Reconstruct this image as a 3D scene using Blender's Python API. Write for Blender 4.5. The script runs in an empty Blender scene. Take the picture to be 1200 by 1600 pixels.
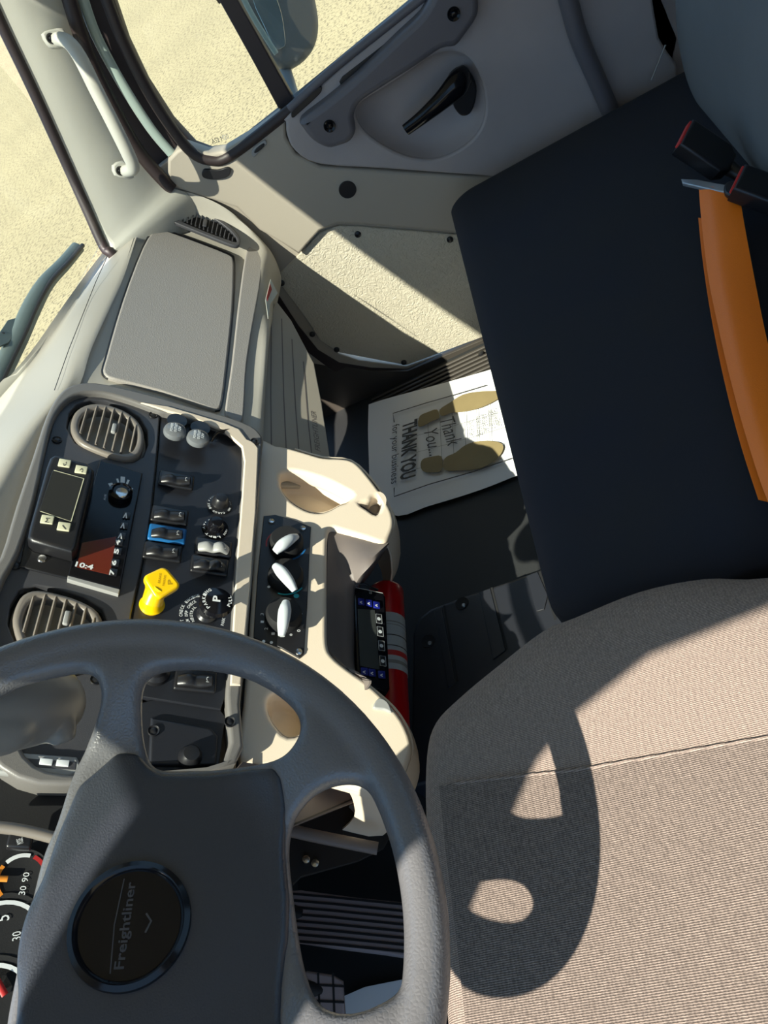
import bpy, bmesh, math, random
from mathutils import Vector as V, Matrix
random.seed(4)
S = bpy.context.scene
COL = S.collection
# ------------------------------------------------------------------ camera
FPX = 1200.0
def _nrm(a): return V(a).normalized()
RX = _nrm((-120, -1360, FPX)); DN = _nrm((850, 984, FPX)); DN = (DN - RX * RX.dot(DN)).normalized()
RZ = -DN; RY = RZ.cross(RX)
# rows of RW are the world axes seen in camera coordinates (x right, y down, z forward)
RW = Matrix((RX, RY, RZ))
CAM = V((-.15, 0, 1.2))
cd = bpy.data.cameras.new('camera'); cam = bpy.data.objects.new('camera', cd); COL.objects.link(cam)
cd.sensor_fit = 'VERTICAL'; cd.sensor_height = 36; cd.lens = 27; cd.clip_start = .02; cd.clip_end = 500
r_, d_, f_ = RW @ V((1, 0, 0)), RW @ V((0, 1, 0)), RW @ V((0, 0, 1))
M = Matrix((( r_.x, -d_.x, -f_.x, CAM.x), (r_.y, -d_.y, -f_.y, CAM.y), (r_.z, -d_.z, -f_.z, CAM.z), (0, 0, 0, 1)))
cam.matrix_world = M; S.camera = cam
# ------------------------------------------------------------------ world, sun, exposure
w = bpy.data.worlds.new('world'); S.world = w; w.use_nodes = True
bg = w.node_tree.nodes['Background']; bg.inputs[0].default_value = (.36, .62, 1.0, 1); bg.inputs[1].default_value = 1.25
SUN = V((-.75, .40, 1.0))
sd = bpy.data.lights.new('sun', 'SUN'); sd.energy = 11.5; sd.angle = .009; sd.color = (1, .94, .82)
sun = bpy.data.objects.new('sun', sd); COL.objects.link(sun); sun.location = (-3, 2, 5)
sun.rotation_euler = SUN.to_track_quat('Z', 'Y').to_euler()
S.view_settings.view_transform = 'Standard'; S.view_settings.look = 'None'
S.view_settings.gamma = 1; S.view_settings.use_curve_mapping = False; S.view_settings.exposure = 0.06
# ------------------------------------------------------------------ helpers
def ray(px, py): return RW @ V((px - 600, py - 800, FPX)) / 1000
def U(px, py, ax, v):
    r = ray(px, py); i = 'xyz'.index(ax); return CAM + r * ((v - CAM[i]) / r[i])
class Fr:
    def __init__(s, p0, n, h=(1, 0, 0)):
        s.p0 = V(p0); s.n = V(n).normalized(); h = V(h); s.ex = (h - s.n * h.dot(s.n)).normalized(); s.ey = s.n.cross(s.ex)
    def P(s, px, py, l=0):
        o = s.p0 + s.n * l; r = ray(px, py); return CAM + r * ((o - CAM).dot(s.n) / r.dot(s.n))
    def L(s, px, py, l=0):
        p = s.P(px, py, l) - s.p0; return (p.dot(s.ex), p.dot(s.ey))
    def W(s, u, v, l=0): return s.p0 + s.ex * u + s.ey * v + s.n * l
    def mat(s, l=0):
        o = s.p0 + s.n * l
        return Matrix(((s.ex.x, s.ey.x, s.n.x, o.x), (s.ex.y, s.ey.y, s.n.y, o.y), (s.ex.z, s.ey.z, s.n.z, o.z), (0, 0, 0, 1)))
def catmull(P, n=6, closed=False):
    P = [V(p) if len(p) == 3 else V((p[0], p[1], 0)) for p in P]; N = len(P); out = []
    rng = range(N if closed else N - 1)
    for i in rng:
        if closed: a, b, c, d = P[i - 1], P[i], P[(i + 1) % N], P[(i + 2) % N]
        else: a, b, c, d = P[max(i - 1, 0)], P[i], P[i + 1], P[min(i + 2, N - 1)]
        for k in range(n):
            t = k / n
            out.append(.5 * ((2 * b) + (c - a) * t + (2 * a - 5 * b + 4 * c - d) * t * t + (3 * b - a - 3 * c + d) * t ** 3))
    if not closed: out.append(P[-1])
    return out
def finish(me, name, m, parent=None, ang=35, label=None):
    """mesh in world coordinates -> linked object; local to its root when parented"""
    r = parent
    base = V((0, 0, 0))
    if r is not None: base = V(r['_o'])
    else:
        if me.vertices:
            xs = [v.co for v in me.vertices]
            lo = V([min(c[i] for c in xs) for i in range(3)]); hi = V([max(c[i] for c in xs) for i in range(3)])
            base = V(((lo.x + hi.x) / 2, (lo.y + hi.y) / 2, lo.z))
    me.transform(Matrix.Translation(-base))
    me.polygons.foreach_set('use_smooth', [True] * len(me.polygons))
    me.set_sharp_from_angle(angle=math.radians(ang))
    me.materials.clear(); me.materials.append(m)
    o = bpy.data.objects.new(name, me); COL.objects.link(o)
    o['_o'] = list(base)
    if parent is not None: o.parent = parent
    else: o.location = base
    if label: o['label'] = label
    ALL.append(o)
    return o
ALL = []
def tag(o, label=None, cat=None, group=None, kind=None):
    if label: o['label'] = label
    if cat: o['category'] = cat
    if group: o['group'] = group
    if kind: o['kind'] = kind
    return o
def root(name, label, cat, loc, group=None):
    o = bpy.data.objects.new(name, None); COL.objects.link(o); o.location = V(loc); o['_o'] = list(V(loc)); o.empty_display_size = .02
    ALL.append(o); return tag(o, label, cat, group)
def ev(o):
    bpy.context.view_layer.update()
    dg = bpy.context.evaluated_depsgraph_get()
    me = bpy.data.meshes.new_from_object(o.evaluated_get(dg)); return me
def kill(o):
    d = o.data; bpy.data.objects.remove(o)
    if isinstance(d, bpy.types.Curve): bpy.data.curves.remove(d)
    elif isinstance(d, bpy.types.Mesh): bpy.data.meshes.remove(d)
def plate_mesh(fr, outer, holes=(), lift=0, depth=.01, bevel=.001, smooth=0, local=False, bres=2, off=True):
    """slab whose top face lies at 'lift' over the frame's plane, 'depth' thick, edge rounded by 'bevel'"""
    cu = bpy.data.curves.new('c', 'CURVE'); cu.dimensions = '2D'; cu.fill_mode = 'BOTH'
    bevel = min(bevel, depth / 2 - 1e-5)
    for loop in [outer] + list(holes):
        pts = [p if local else fr.L(p[0], p[1], lift) for p in loop]
        if smooth: pts = [(q.x, q.y) for q in catmull(pts, smooth, True)]
        sp = cu.splines.new('POLY'); sp.points.add(len(pts) - 1); sp.use_cyclic_u = True
        for i, p in enumerate(pts): sp.points[i].co = (p[0], p[1], 0, 1)
    cu.extrude = max(depth / 2 - bevel, 0); cu.bevel_depth = bevel; cu.bevel_resolution = bres; cu.offset = -bevel if off else 0
    o = bpy.data.objects.new('t', cu); COL.objects.link(o)
    me = ev(o); kill(o)
    me.transform(fr.mat(lift - depth / 2)); return me
def plate(name, parent, m, fr, outer, holes=(), lift=0, depth=.01, bevel=.001, smooth=0, local=False, bres=2, label=None):
    return finish(plate_mesh(fr, outer, holes, lift, depth, bevel, smooth, local, bres), name, m, parent, label=label)
def circ(fr, c, r, lift=0, n=32, ry=None, local=False, rot=0):
    u, v = c if local else fr.L(c[0], c[1], lift); ry = ry or r
    out = []
    for i in range(n):
        a = 2 * math.pi * i / n; x, y = r * math.cos(a), ry * math.sin(a)
        out.append((u + x * math.cos(rot) - y * math.sin(rot), v + x * math.sin(rot) + y * math.cos(rot)))
    return out
def disc(name, parent, m, fr, c, r, lift, depth, bevel=.001, ry=None, n=32, rot=0, label=None):
    return plate(name, parent, m, fr, circ(fr, c, r, lift, n, ry, rot=rot), lift=lift, depth=depth, bevel=bevel, local=True, label=label)
def lathe_mesh(fr, c, prof, lift=0, n=32, local=False):
    u, v = c if local else fr.L(c[0], c[1], lift)
    bm = bmesh.new(); rings = []
    for r, h in prof:
        if r < 1e-6: rings.append([bm.verts.new(fr.W(u, v, lift + h))])
        else: rings.append([bm.verts.new(fr.W(u + r * math.cos(2 * math.pi * i / n), v + r * math.sin(2 * math.pi * i / n), lift + h)) for i in range(n)])
    for a, b in zip(rings, rings[1:]):
        for i in range(n):
            j = (i + 1) % n
            q = [a[i % len(a)], a[j % len(a)], b[j % len(b)], b[i % len(b)]]
            q = list(dict.fromkeys(q))
            if len(q) > 2: bm.faces.new(q)
    bmesh.ops.recalc_face_normals(bm, faces=bm.faces)
    me = bpy.data.meshes.new('l'); bm.to_mesh(me); bm.free(); return me
def lathe(name, parent, m, fr, c, prof, lift=0, n=32, ang=35, label=None, local=False):
    return finish(lathe_mesh(fr, c, prof, lift, n, local), name, m, parent, ang, label)
def grid_mesh(rows, n=4, m_=4, thick=.003, closed=False):
    rr = [catmull(r, n, closed) for r in rows]; cols = list(zip(*rr)); cc = [catmull(c, m_) for c in cols]
    bm = bmesh.new(); vs = [[bm.verts.new(p) for p in c] for c in cc]
    N = len(vs)
    for i in range(N if closed else N - 1):
        for j in range(len(vs[0]) - 1):
            try: bm.faces.new((vs[i][j], vs[(i + 1) % N][j], vs[(i + 1) % N][j + 1], vs[i][j + 1]))
            except ValueError: pass
    bmesh.ops.recalc_face_normals(bm, faces=bm.faces)
    bm.normal_update()
    # make normals look to the camera, then thicken away from it
    s = sum((CAM - f.calc_center_median()).dot(f.normal) for f in bm.faces)
    if s < 0: bmesh.ops.reverse_faces(bm, faces=bm.faces)
    me = bpy.data.meshes.new('g'); bm.to_mesh(me); bm.free()
    if thick:
        o = bpy.data.objects.new('t', me); COL.objects.link(o)
        md = o.modifiers.new('s', 'SOLIDIFY'); md.thickness = thick; md.offset = -1
        m2 = ev(o); kill(o); me = m2
    return me
def grid(name, parent, m, rows, n=4, m_=4, thick=.003, ang=40, label=None, closed=False):
    return finish(grid_mesh(rows, n, m_, thick, closed), name, m, parent, ang, label)
def sweep_mesh(pts, rad, flat=1.0, up=None, n=14, sm=5, cap=True):
    """round or flattened bar along pts; rad a number or list; flat scales the section along 'up'"""
    if not isinstance(rad, (list, tuple)): rad = [rad] * len(pts)
    P = catmull([V(p) for p in pts], sm); R = [q.x for q in catmull([(r, 0, 0) for r in rad], sm)]
    bm = bmesh.new(); rings = []; side = None
    for i, p in enumerate(P):
        t = (P[min(i + 1, len(P) - 1)] - P[max(i - 1, 0)]).normalized()
        if up is not None: u = (V(up) - t * V(up).dot(t)).normalized()
        else:
            if side is None: side = t.orthogonal()
            u = (side - t * side.dot(t)).normalized(); side = u
        s = t.cross(u)
        rings.append([bm.verts.new(p + (s * math.cos(2 * math.pi * k / n) + u * flat * math.sin(2 * math.pi * k / n)) * R[i]) for k in range(n)])
    for a, b in zip(rings, rings[1:]):
        for k in range(n): bm.faces.new((a[k], a[(k + 1) % n], b[(k + 1) % n], b[k]))
    if cap: bm.faces.new(rings[0]); bm.faces.new(rings[-1])
    bmesh.ops.recalc_face_normals(bm, faces=bm.faces)
    me = bpy.data.meshes.new('s'); bm.to_mesh(me); bm.free(); return me
def sweep(name, parent, m, pts, rad, flat=1.0, up=None, n=14, sm=5, label=None, ang=50):
    return finish(sweep_mesh(pts, rad, flat, up, n, sm), name, m, parent, ang, label)
def box_mesh(fr, c, size, bev=.003, lift=0, rot=0, local=False, seg=3):
    u, v = c if local else fr.L(c[0], c[1], lift)
    bm = bmesh.new(); bmesh.ops.create_cube(bm, size=1)
    bmesh.ops.scale(bm, vec=V(size), verts=bm.verts)
    if bev: bmesh.ops.bevel(bm, geom=bm.edges[:], offset=bev, segments=seg, affect='EDGES', profile=.5)
    me = bpy.data.meshes.new('b'); bm.to_mesh(me); bm.free()
    me.transform(fr.mat(lift + size[2] / 2) @ Matrix.Translation((u, v, 0)) @ Matrix.Rotation(rot, 4, 'Z')); return me
def boxo(name, parent, m, fr, c, size, bev=.003, lift=0, rot=0, label=None, local=False):
    return finish(box_mesh(fr, c, size, bev, lift, rot, local), name, m, parent, label=label)
def joinm(ms):
    bm = bmesh.new()
    for me in ms: bm.from_mesh(me)
    out = bpy.data.meshes.new('j'); bm.to_mesh(out); bm.free(); return out
def remesh(me, vox=.003, it=6):
    o = bpy.data.objects.new('t', me); COL.objects.link(o)
    a = o.modifiers.new('r', 'REMESH'); a.mode = 'VOXEL'; a.voxel_size = vox
    b = o.modifiers.new('s', 'SMOOTH'); b.factor = .6; b.iterations = it
    m2 = ev(o); kill(o); return m2
def text_mesh(fr, s, a, b, lift=0, hgt=None, bold=0, shear=0, local=False, th=.0003, fill=.92):
    """text from a to b (its baseline centre line), fitted to that length"""
    A = a if local else fr.L(a[0], a[1], lift); B = b if local else fr.L(b[0], b[1], lift)
    d = V((B[0] - A[0], B[1] - A[1])); ln = d.length
    cu = bpy.data.curves.new('f', 'FONT'); cu.body = s; cu.align_x = 'CENTER'; cu.align_y = 'CENTER'; cu.size = 1; cu.offset = bold; cu.shear = shear; cu.resolution_u = 2
    o = bpy.data.objects.new('t', cu); COL.objects.link(o); me = ev(o); kill(o)
    if not me.vertices: return me
    xs = [v.co.x for v in me.vertices]; ys = [v.co.y for v in me.vertices]
    wx = max(xs) - min(xs); wy = max(ys) - min(ys); cx = (max(xs) + min(xs)) / 2; cy = (max(ys) + min(ys)) / 2
    sx = ln / wx * fill; sy = (hgt / wy) if hgt else sx
    T = fr.mat(lift + th) @ Matrix.Translation(((A[0] + B[0]) / 2, (A[1] + B[1]) / 2, 0)) @ Matrix.Rotation(math.atan2(d.y, d.x), 4, 'Z') @ Matrix.Diagonal((sx, sy, 1, 1)) @ Matrix.Translation((-cx, -cy, 0))
    me.transform(T); return me
def text(name, parent, m, fr, s, a, b, lift=0, hgt=None, bold=0, shear=0, local=False, th=.0003, label=None):
    return finish(text_mesh(fr, s, a, b, lift, hgt, bold, shear, local, th), name, m, parent, label=label)
def arc_text(fr, s, c, r, a0, a1, h, lift=0, local=False, inside=False):
    u, v = c if local else fr.L(c[0], c[1], lift); ms = []
    n = len(s)
    for i, ch in enumerate(s):
        if ch == ' ': continue
        a = a0 + (a1 - a0) * (i + .5) / n; wd = abs(a1 - a0) * r / n * .42
        sg = 1 if a1 < a0 else -1
        t = V((math.sin(a), -math.cos(a))) * sg; p = V((u + r * math.cos(a), v + r * math.sin(a)))
        ms.append(text_mesh(fr, ch, p - t * wd, p + t * wd, lift, hgt=h, bold=.02, local=True))
    return joinm(ms)
def line_mesh(fr, pts, wd, lift=0, th=.0003, local=False):
    """thin printed line along points"""
    L = [p if local else fr.L(p[0], p[1], lift) for p in pts]; bm = bmesh.new(); prev = None
    for i, p in enumerate(L):
        a = L[max(i - 1, 0)]; b = L[min(i + 1, len(L) - 1)]; t = V((b[0] - a[0], b[1] - a[1])).normalized(); s = V((-t.y, t.x)) * wd / 2
        q = (bm.verts.new(fr.W(p[0] + s.x, p[1] + s.y, lift + th)), bm.verts.new(fr.W(p[0] - s.x, p[1] - s.y, lift + th)))
        if prev: bm.faces.new((prev[0], prev[1], q[1], q[0]))
        prev = q
    bmesh.ops.recalc_face_normals(bm, faces=bm.faces)
    me = bpy.data.meshes.new('ln'); bm.to_mesh(me); bm.free(); return me
def dish_mesh(fr, loop, lift, depth, shrink=.75, smooth=5, n=7, local=False, rim=.002):
    """bowl let into a hole of the given outline"""
    pts = [p if local else fr.L(p[0], p[1], lift) for p in loop]
    if smooth: pts = [(q.x, q.y) for q in catmull(pts, smooth, True)]
    cx = sum(p[0] for p in pts) / len(pts); cy = sum(p[1] for p in pts) / len(pts)
    bm = bmesh.new(); rings = []
    for k in range(n + 1):
        a = k / n * math.pi / 2; s = shrink + (1 - shrink) * math.cos(a) if k < n else shrink; s2 = s * (1 + rim / .05 if k == 0 else 1)
        h = -depth * math.sin(a)
        rings.append([bm.verts.new(fr.W(cx + (p[0] - cx) * s2, cy + (p[1] - cy) * s2, lift + h)) for p in pts])
    for s in (.66, .33):
        rings.append([bm.verts.new(fr.W(cx + (p[0] - cx) * shrink * s, cy + (p[1] - cy) * shrink * s, lift - depth * 1.02)) for p in pts])
    c = bm.verts.new(fr.W(cx, cy, lift - depth * 1.02)); N = len(pts)
    for a, b in zip(rings, rings[1:]):
        for i in range(N): bm.faces.new((a[i], a[(i + 1) % N], b[(i + 1) % N], b[i]))
    for i in range(N): bm.faces.new((rings[-1][i], rings[-1][(i + 1) % N], c))
    bmesh.ops.recalc_face_normals(bm, faces=bm.faces)
    me = bpy.data.meshes.new('d'); bm.to_mesh(me); bm.free()
    o = bpy.data.objects.new('t', me); COL.objects.link(o); md = o.modifiers.new('s', 'SOLIDIFY'); md.thickness = .001; md.offset = 0
    m2 = ev(o); kill(o); return m2
# ------------------------------------------------------------------ materials
def mat(name, col, rough=.5, bump=0, scale=400, metal=0, spec=.5, var=0, vscale=6, coat=0, tex='noise', dist=.0006, trans=None, col2=None, emit=None):
    m = bpy.data.materials.new(name); m.use_nodes = True; nt = m.node_tree; N = nt.nodes; K = nt.links
    b = N['Principled BSDF']; b.inputs['Base Color'].default_value = (*col, 1); b.inputs['Roughness'].default_value = rough
    b.inputs['Metallic'].default_value = metal; b.inputs['Specular IOR Level'].default_value = spec; b.inputs['Coat Weight'].default_value = coat
    tc = N.new('ShaderNodeTexCoord')
    if var:
        n = N.new('ShaderNodeTexNoise'); n.inputs['Scale'].default_value = vscale; n.inputs['Detail'].default_value = 5
        K.new(tc.outputs['Object'], n.inputs['Vector'])
        r = N.new('ShaderNodeMapRange'); r.inputs[1].default_value = .3; r.inputs[2].default_value = .7
        K.new(n.outputs['Fac'], r.inputs[0])
        x = N.new('ShaderNodeMix'); x.data_type = 'RGBA'; x.inputs[6].default_value = (*col, 1)
        c2 = col2 or tuple(c * (1 - var) for c in col); x.inputs[7].default_value = (*c2, 1)
        K.new(r.outputs[0], x.inputs[0]); K.new(x.outputs[2], b.inputs['Base Color'])
    if bump:
        bn = N.new('ShaderNodeBump'); bn.inputs['Strength'].default_value = bump; bn.inputs['Distance'].default_value = dist
        if tex == 'noise':
            t = N.new('ShaderNodeTexNoise'); t.inputs['Detail'].default_value = 3; out = t.outputs['Fac']
        elif tex == 'leather':
            t = N.new('ShaderNodeTexVoronoi'); t.feature = 'DISTANCE_TO_EDGE'; out = t.outputs['Distance']
        t.inputs['Scale'].default_value = scale
        K.new(tc.outputs['Object'], t.inputs['Vector']); K.new(out, bn.inputs['Height']); K.new(bn.outputs[0], b.inputs['Normal'])
    if emit: b.inputs['Emission Color'].default_value = (*emit, 1); b.inputs['Emission Strength'].default_value = 1
    return m
BEIGE = mat('dash_plastic', (.44, .41, .35), .42, .35, 900)
BEIGED = mat('lid_plastic', (.33, .305, .28), .5, .5, 260, tex='leather', dist=.0008)
CONS = mat('console_plastic', (.76, .64, .50), .5, .2, 900)
BRN = mat('brown_and_recess_shade', (.15, .125, .115), .5, .2, 900)  # brown parts; on the console recess wall it is painted shade
TRIM = mat('tan_trim', (.40, .355, .29), .55, .3, 900)
PILL = mat('pillar_trim', (.50, .49, .43), .55, .3, 1200)
DOORG = mat('door_panel_grey', (.40, .36, .35), .55, .3, 800, var=.1, vscale=8)
DOORD = mat('door_pull_grey', (.125, .118, .13), .42, .3, 800)
BLK = mat('black_plastic', (.012, .012, .014), .35, .2, 900)
BLKM = mat('matte_black', (.006, .006, .007), .75, .2, 900)
BLKG = mat('gloss_black', (.006, .006, .008), .14, spec=.3)
PANEL = mat('switch_panel_black', (.014, .015, .020), .45, .15, 1200)
BEZ = mat('bezel_grey', (.055, .055, .062), .42, .3, 900)
SURR = mat('surround_beige_shade', (.17, .16, .15), .4, .25, 900)  # dash beige made darker, with its shade put into the colour
VENTG = mat('vent_frame', (.20, .175, .15), .38)
GREY = mat('grey_plastic', (.33, .33, .32), .4)
WHT = mat('white_print', (.78, .80, .80), .6)
DASHW = mat('silver_pointer', (.62, .66, .68), .3)
PEDM = mat('pedal_rubber', (.26, .21, .21), .6, .2, 600)
RUB = mat('rubber', (.022, .019, .018), .6, .2, 600)
RUBB = mat('brown_rubber', (.030, .020, .020), .5)
PAINT = mat('painted_metal', (.34, .42, .38), .3)
PAINTW = mat('white_painted_sill', (.6, .65, .66), .3)
CHROME = mat('metal', (.6, .6, .6), .25, metal=1)
STEEL = mat('grey_steel', (.40, .43, .46), .35, metal=.6)
WHEEL = mat('wheel_leather', (.125, .125, .13), .30, .55, 330, tex='leather', dist=.0007, spec=.6)
WPAD = mat('wheel_pad', (.036, .042, .054), .34, .5, 420, tex='leather', dist=.0006, spec=.55)
FLOORM = mat('floor_mat', (.017, .018, .019), .6, .4, 500)
FLOORB = mat('floor_rubber_brown', (.055, .046, .038), .5, .3, 500)
CARP = mat('toe_board', (.016, .015, .015), .9, .4, 300)
RED = mat('red_plastic', (.55, .006, .010), .28, coat=.4)
REDB = mat('red_button', (.62, .045, .04), .4)
BLUE = mat('blue_switch', (.010, .12, .33), .4)
NAVY = mat('blue_key', (.010, .018, .24), .4)
YEL = mat('yellow_plastic', (.95, .58, .0), .3, coat=.3)
YELP = mat('yellow_print', (.45, .27, .0), .5)
ORG = mat('orange_webbing', (1.0, .22, .008), .45, .6, 900, dist=.0004)
ORGT = mat('orange_paint', (.75, .25, .02), .5)
PAPER = mat('paper', (.84, .84, .84), .7, .15, 30, dist=.002)
INK = mat('ink', (.06, .058, .055), .7)
GOLD = mat('gold_ink', (.28, .215, .10), .6, var=.15, vscale=20)
INKL = mat('light_ink', (.30, .30, .29), .7)
LABEL = mat('can_label', (.50, .55, .58), .5)
KEYC = mat('cream_key', (.62, .60, .42), .5)
SCRN = mat('screen_glass', (.022, .024, .026), .12, coat=.4)
LCD = mat('lcd', (.045, .05, .048), .3)
MAROON = mat('display_reflection', (.13, .018, .008), .15, coat=.5)  # dark red of the sun's reflection in the lens, put into the colour
GREYSEAT = mat('grey_seat_fabric', (.15, .16, .165), .9, .6, 700, var=.2, vscale=4)
NAVYSEAT = mat('dark_bench_fabric', (.011, .013, .023), .95, .6, 900, var=.45, vscale=5, col2=(.015, .016, .020))
GRSEAT = mat('vinyl_silver', (.62, .56, .44), .38, 1.0, 75, dist=.0035)
MIRG = mat('mirror_housing', (.17, .18, .18), .45)
MIRR = mat('mirror_glass', (.75, .8, .8), .03, metal=1)
WIPE = mat('wiper_rubber', (.10, .125, .115), .5, .2, 400)
COWL = mat('cowl_grey', (.15, .15, .15), .5)
LBLW = mat('warning_label', (.6, .62, .55), .5)
CYAN = mat('cyan_print', (.02, .45, .55), .5)
REDP = mat('red_print', (.45, .02, .02), .5)
def vinyl():
    m = GRSEAT; nt = m.node_tree; N = nt.nodes
    t = [n for n in N if n.type == 'TEX_NOISE'][0]; t.inputs['Distortion'].default_value = 2.5; t.inputs['Detail'].default_value = 4
vinyl()
def seat_fabric(name, c1, c2, sc):
    m = bpy.data.materials.new(name); m.use_nodes = True; nt = m.node_tree; N = nt.nodes; K = nt.links
    b = N['Principled BSDF']; b.inputs['Roughness'].default_value = .95; b.inputs['Specular IOR Level'].default_value = .2
    tc = N.new('ShaderNodeTexCoord')
    def wave(axis, s, dstn):
        t = N.new('ShaderNodeTexWave'); t.wave_type = 'BANDS'; t.bands_direction = axis; t.inputs['Scale'].default_value = s
        t.inputs['Distortion'].default_value = dstn; t.inputs['Detail'].default_value = 1; t.inputs['Detail Scale'].default_value = 3
        K.new(tc.outputs['Object'], t.inputs['Vector']); return t
    a = wave('X', sc, 1.2); c = wave('Y', sc * .5, 4)
    n = N.new('ShaderNodeTexNoise'); n.inputs['Scale'].default_value = 260; K.new(tc.outputs['Object'], n.inputs['Vector'])
    mm = N.new('ShaderNodeMath'); mm.operation = 'MULTIPLY'; K.new(a.outputs['Fac'], mm.inputs[0]); K.new(n.outputs['Fac'], mm.inputs[1])
    ad = N.new('ShaderNodeMath'); ad.operation = 'MULTIPLY_ADD'; K.new(c.outputs['Fac'], ad.inputs[0]); ad.inputs[1].default_value = .12; K.new(mm.outputs[0], ad.inputs[2])
    x = N.new('ShaderNodeMix'); x.data_type = 'RGBA'; x.inputs[6].default_value = (*c1, 1); x.inputs[7].default_value = (*c2, 1)
    K.new(ad.outputs[0], x.inputs[0]); K.new(x.outputs[2], b.inputs['Base Color'])
    bn = N.new('ShaderNodeBump'); bn.inputs['Strength'].default_value = .7; bn.inputs['Distance'].default_value = .0012
    K.new(ad.outputs[0], bn.inputs['Height']); K.new(bn.outputs[0], b.inputs['Normal']); return m
FAB1 = seat_fabric('bolster_fabric', (.14, .11, .095), (.54, .43, .355), 180)
FAB2 = seat_fabric('centre_fabric', (.06, .048, .042), (.44, .35, .29), 180)
def ground_mat():
    m = bpy.data.materials.new('gravel'); m.use_nodes = True; nt = m.node_tree; N = nt.nodes; K = nt.links
    b = N['Principled BSDF']; b.inputs['Roughness'].default_value = .95
    tc = N.new('ShaderNodeTexCoord')
    n1 = N.new('ShaderNodeTexNoise'); n1.inputs['Scale'].default_value = 26; n1.inputs['Detail'].default_value = 6; n1.inputs['Roughness'].default_value = .75
    n2 = N.new('ShaderNodeTexNoise'); n2.inputs['Scale'].default_value = .8; n2.inputs['Detail'].default_value = 3
    K.new(tc.outputs['Object'], n1.inputs['Vector']); K.new(tc.outputs['Object'], n2.inputs['Vector'])
    r = N.new('ShaderNodeValToRGB'); e = r.color_ramp.elements
    e[0].position = .38; e[0].color = (.12, .09, .05, 1); e[1].position = .50; e[1].color = (.37, .30, .165, 1)
    K.new(n1.outputs['Fac'], r.inputs[0])
    x = N.new('ShaderNodeMix'); x.data_type = 'RGBA'; x.blend_type = 'MULTIPLY'; x.inputs[0].default_value = .25
    r2 = N.new('ShaderNodeValToRGB'); r2.color_ramp.elements[0].position = .35; r2.color_ramp.elements[0].color = (.6, .6, .6, 1); r2.color_ramp.elements[1].position = .65
    K.new(n2.outputs['Fac'], r2.inputs[0]); K.new(r.outputs[0], x.inputs[6]); K.new(r2.outputs[0], x.inputs[7]); K.new(x.outputs[2], b.inputs['Base Color'])
    bn = N.new('ShaderNodeBump'); bn.inputs['Distance'].default_value = .01; bn.inputs['Strength'].default_value = .6
    K.new(n1.outputs['Fac'], bn.inputs['Height']); K.new(bn.outputs[0], b.inputs['Normal']); return m
def glass_mat():
    m = bpy.data.materials.new('window_glass'); m.use_nodes = True; nt = m.node_tree; N = nt.nodes; K = nt.links
    N.remove(N['Principled BSDF']); out = N['Material Output']
    t = N.new('ShaderNodeBsdfTransparent'); t.inputs[0].default_value = (.93, .96, .94, 1); g = N.new('ShaderNodeBsdfGlossy'); g.inputs['Roughness'].default_value = .01
    lw = N.new('ShaderNodeLayerWeight'); pw_ = N.new('ShaderNodeMath'); pw_.operation = 'POWER'; pw_.inputs[1].default_value = 4
    fr = N.new('ShaderNodeMath'); fr.operation = 'MULTIPLY_ADD'; fr.inputs[1].default_value = .6; fr.inputs[2].default_value = .02; mx = N.new('ShaderNodeMixShader')
    K.new(lw.outputs['Facing'], pw_.inputs[0]); K.new(pw_.outputs[0], fr.inputs[0])
    K.new(fr.outputs[0], mx.inputs[0]); K.new(t.outputs[0], mx.inputs[1]); K.new(g.outputs[0], mx.inputs[2]); K.new(mx.outputs[0], out.inputs[0]); return m
GLASS = glass_mat(); GROUND = ground_mat()
# ------------------------------------------------------------------ reference planes of the cab
DP = Fr((0, .555, .49), (0, -math.cos(math.radians(42)), math.sin(math.radians(42))))   # face of the dash
CP = Fr((0, .545, .475), (0, -.596, .803))                                             # face of the console
DR = Fr((1.45, 0, 0), (-1, 0, 0), (0, 1, 0))                                           # passenger door
FL = Fr((0, 0, 0), (0, 0, 1))                                                          # cab floor
WC = V((-.0132, .4236, .8083)); WT = .5645
WF = Fr(WC, (0, -math.sin(WT), math.cos(WT)))                                          # steering wheel plane
# ================================================================== THE SETTING
def struct(o): o['kind'] = 'structure'; return o
me = bpy.data.meshes.new('g'); me.from_pydata([(-120, -120, -1.05), (120, -120, -1.05), (120, 120, -1.05), (-120, 120, -1.05)], [], [(0, 1, 2, 3)])
struct(finish(me, 'ground', GROUND))
struct(plate('floor', None, FLOORM, FL, [(-.55, -.85), (1.46, -.85), (1.46, 1.0), (-.55, 1.0)], depth=.04, local=True))
# front bulkhead / toe board
TB = Fr((0, .80, 0), (0, -1, .35))
struct(plate('wall_front', None, CARP, TB, [(-.55, 0), (1.46, 0), (1.46, .60), (-.55, .60)], depth=.02, local=True))
struct(plate('light_leak_cover', None, CARP, Fr((0, 0, .715), (0, 0, 1)), [(-.55, .80), (.50, .80), (.50, 1.15), (-.55, 1.15)], depth=.02, local=True))  # unseen cover added to stop sun leaking in ahead of the dash
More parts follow.
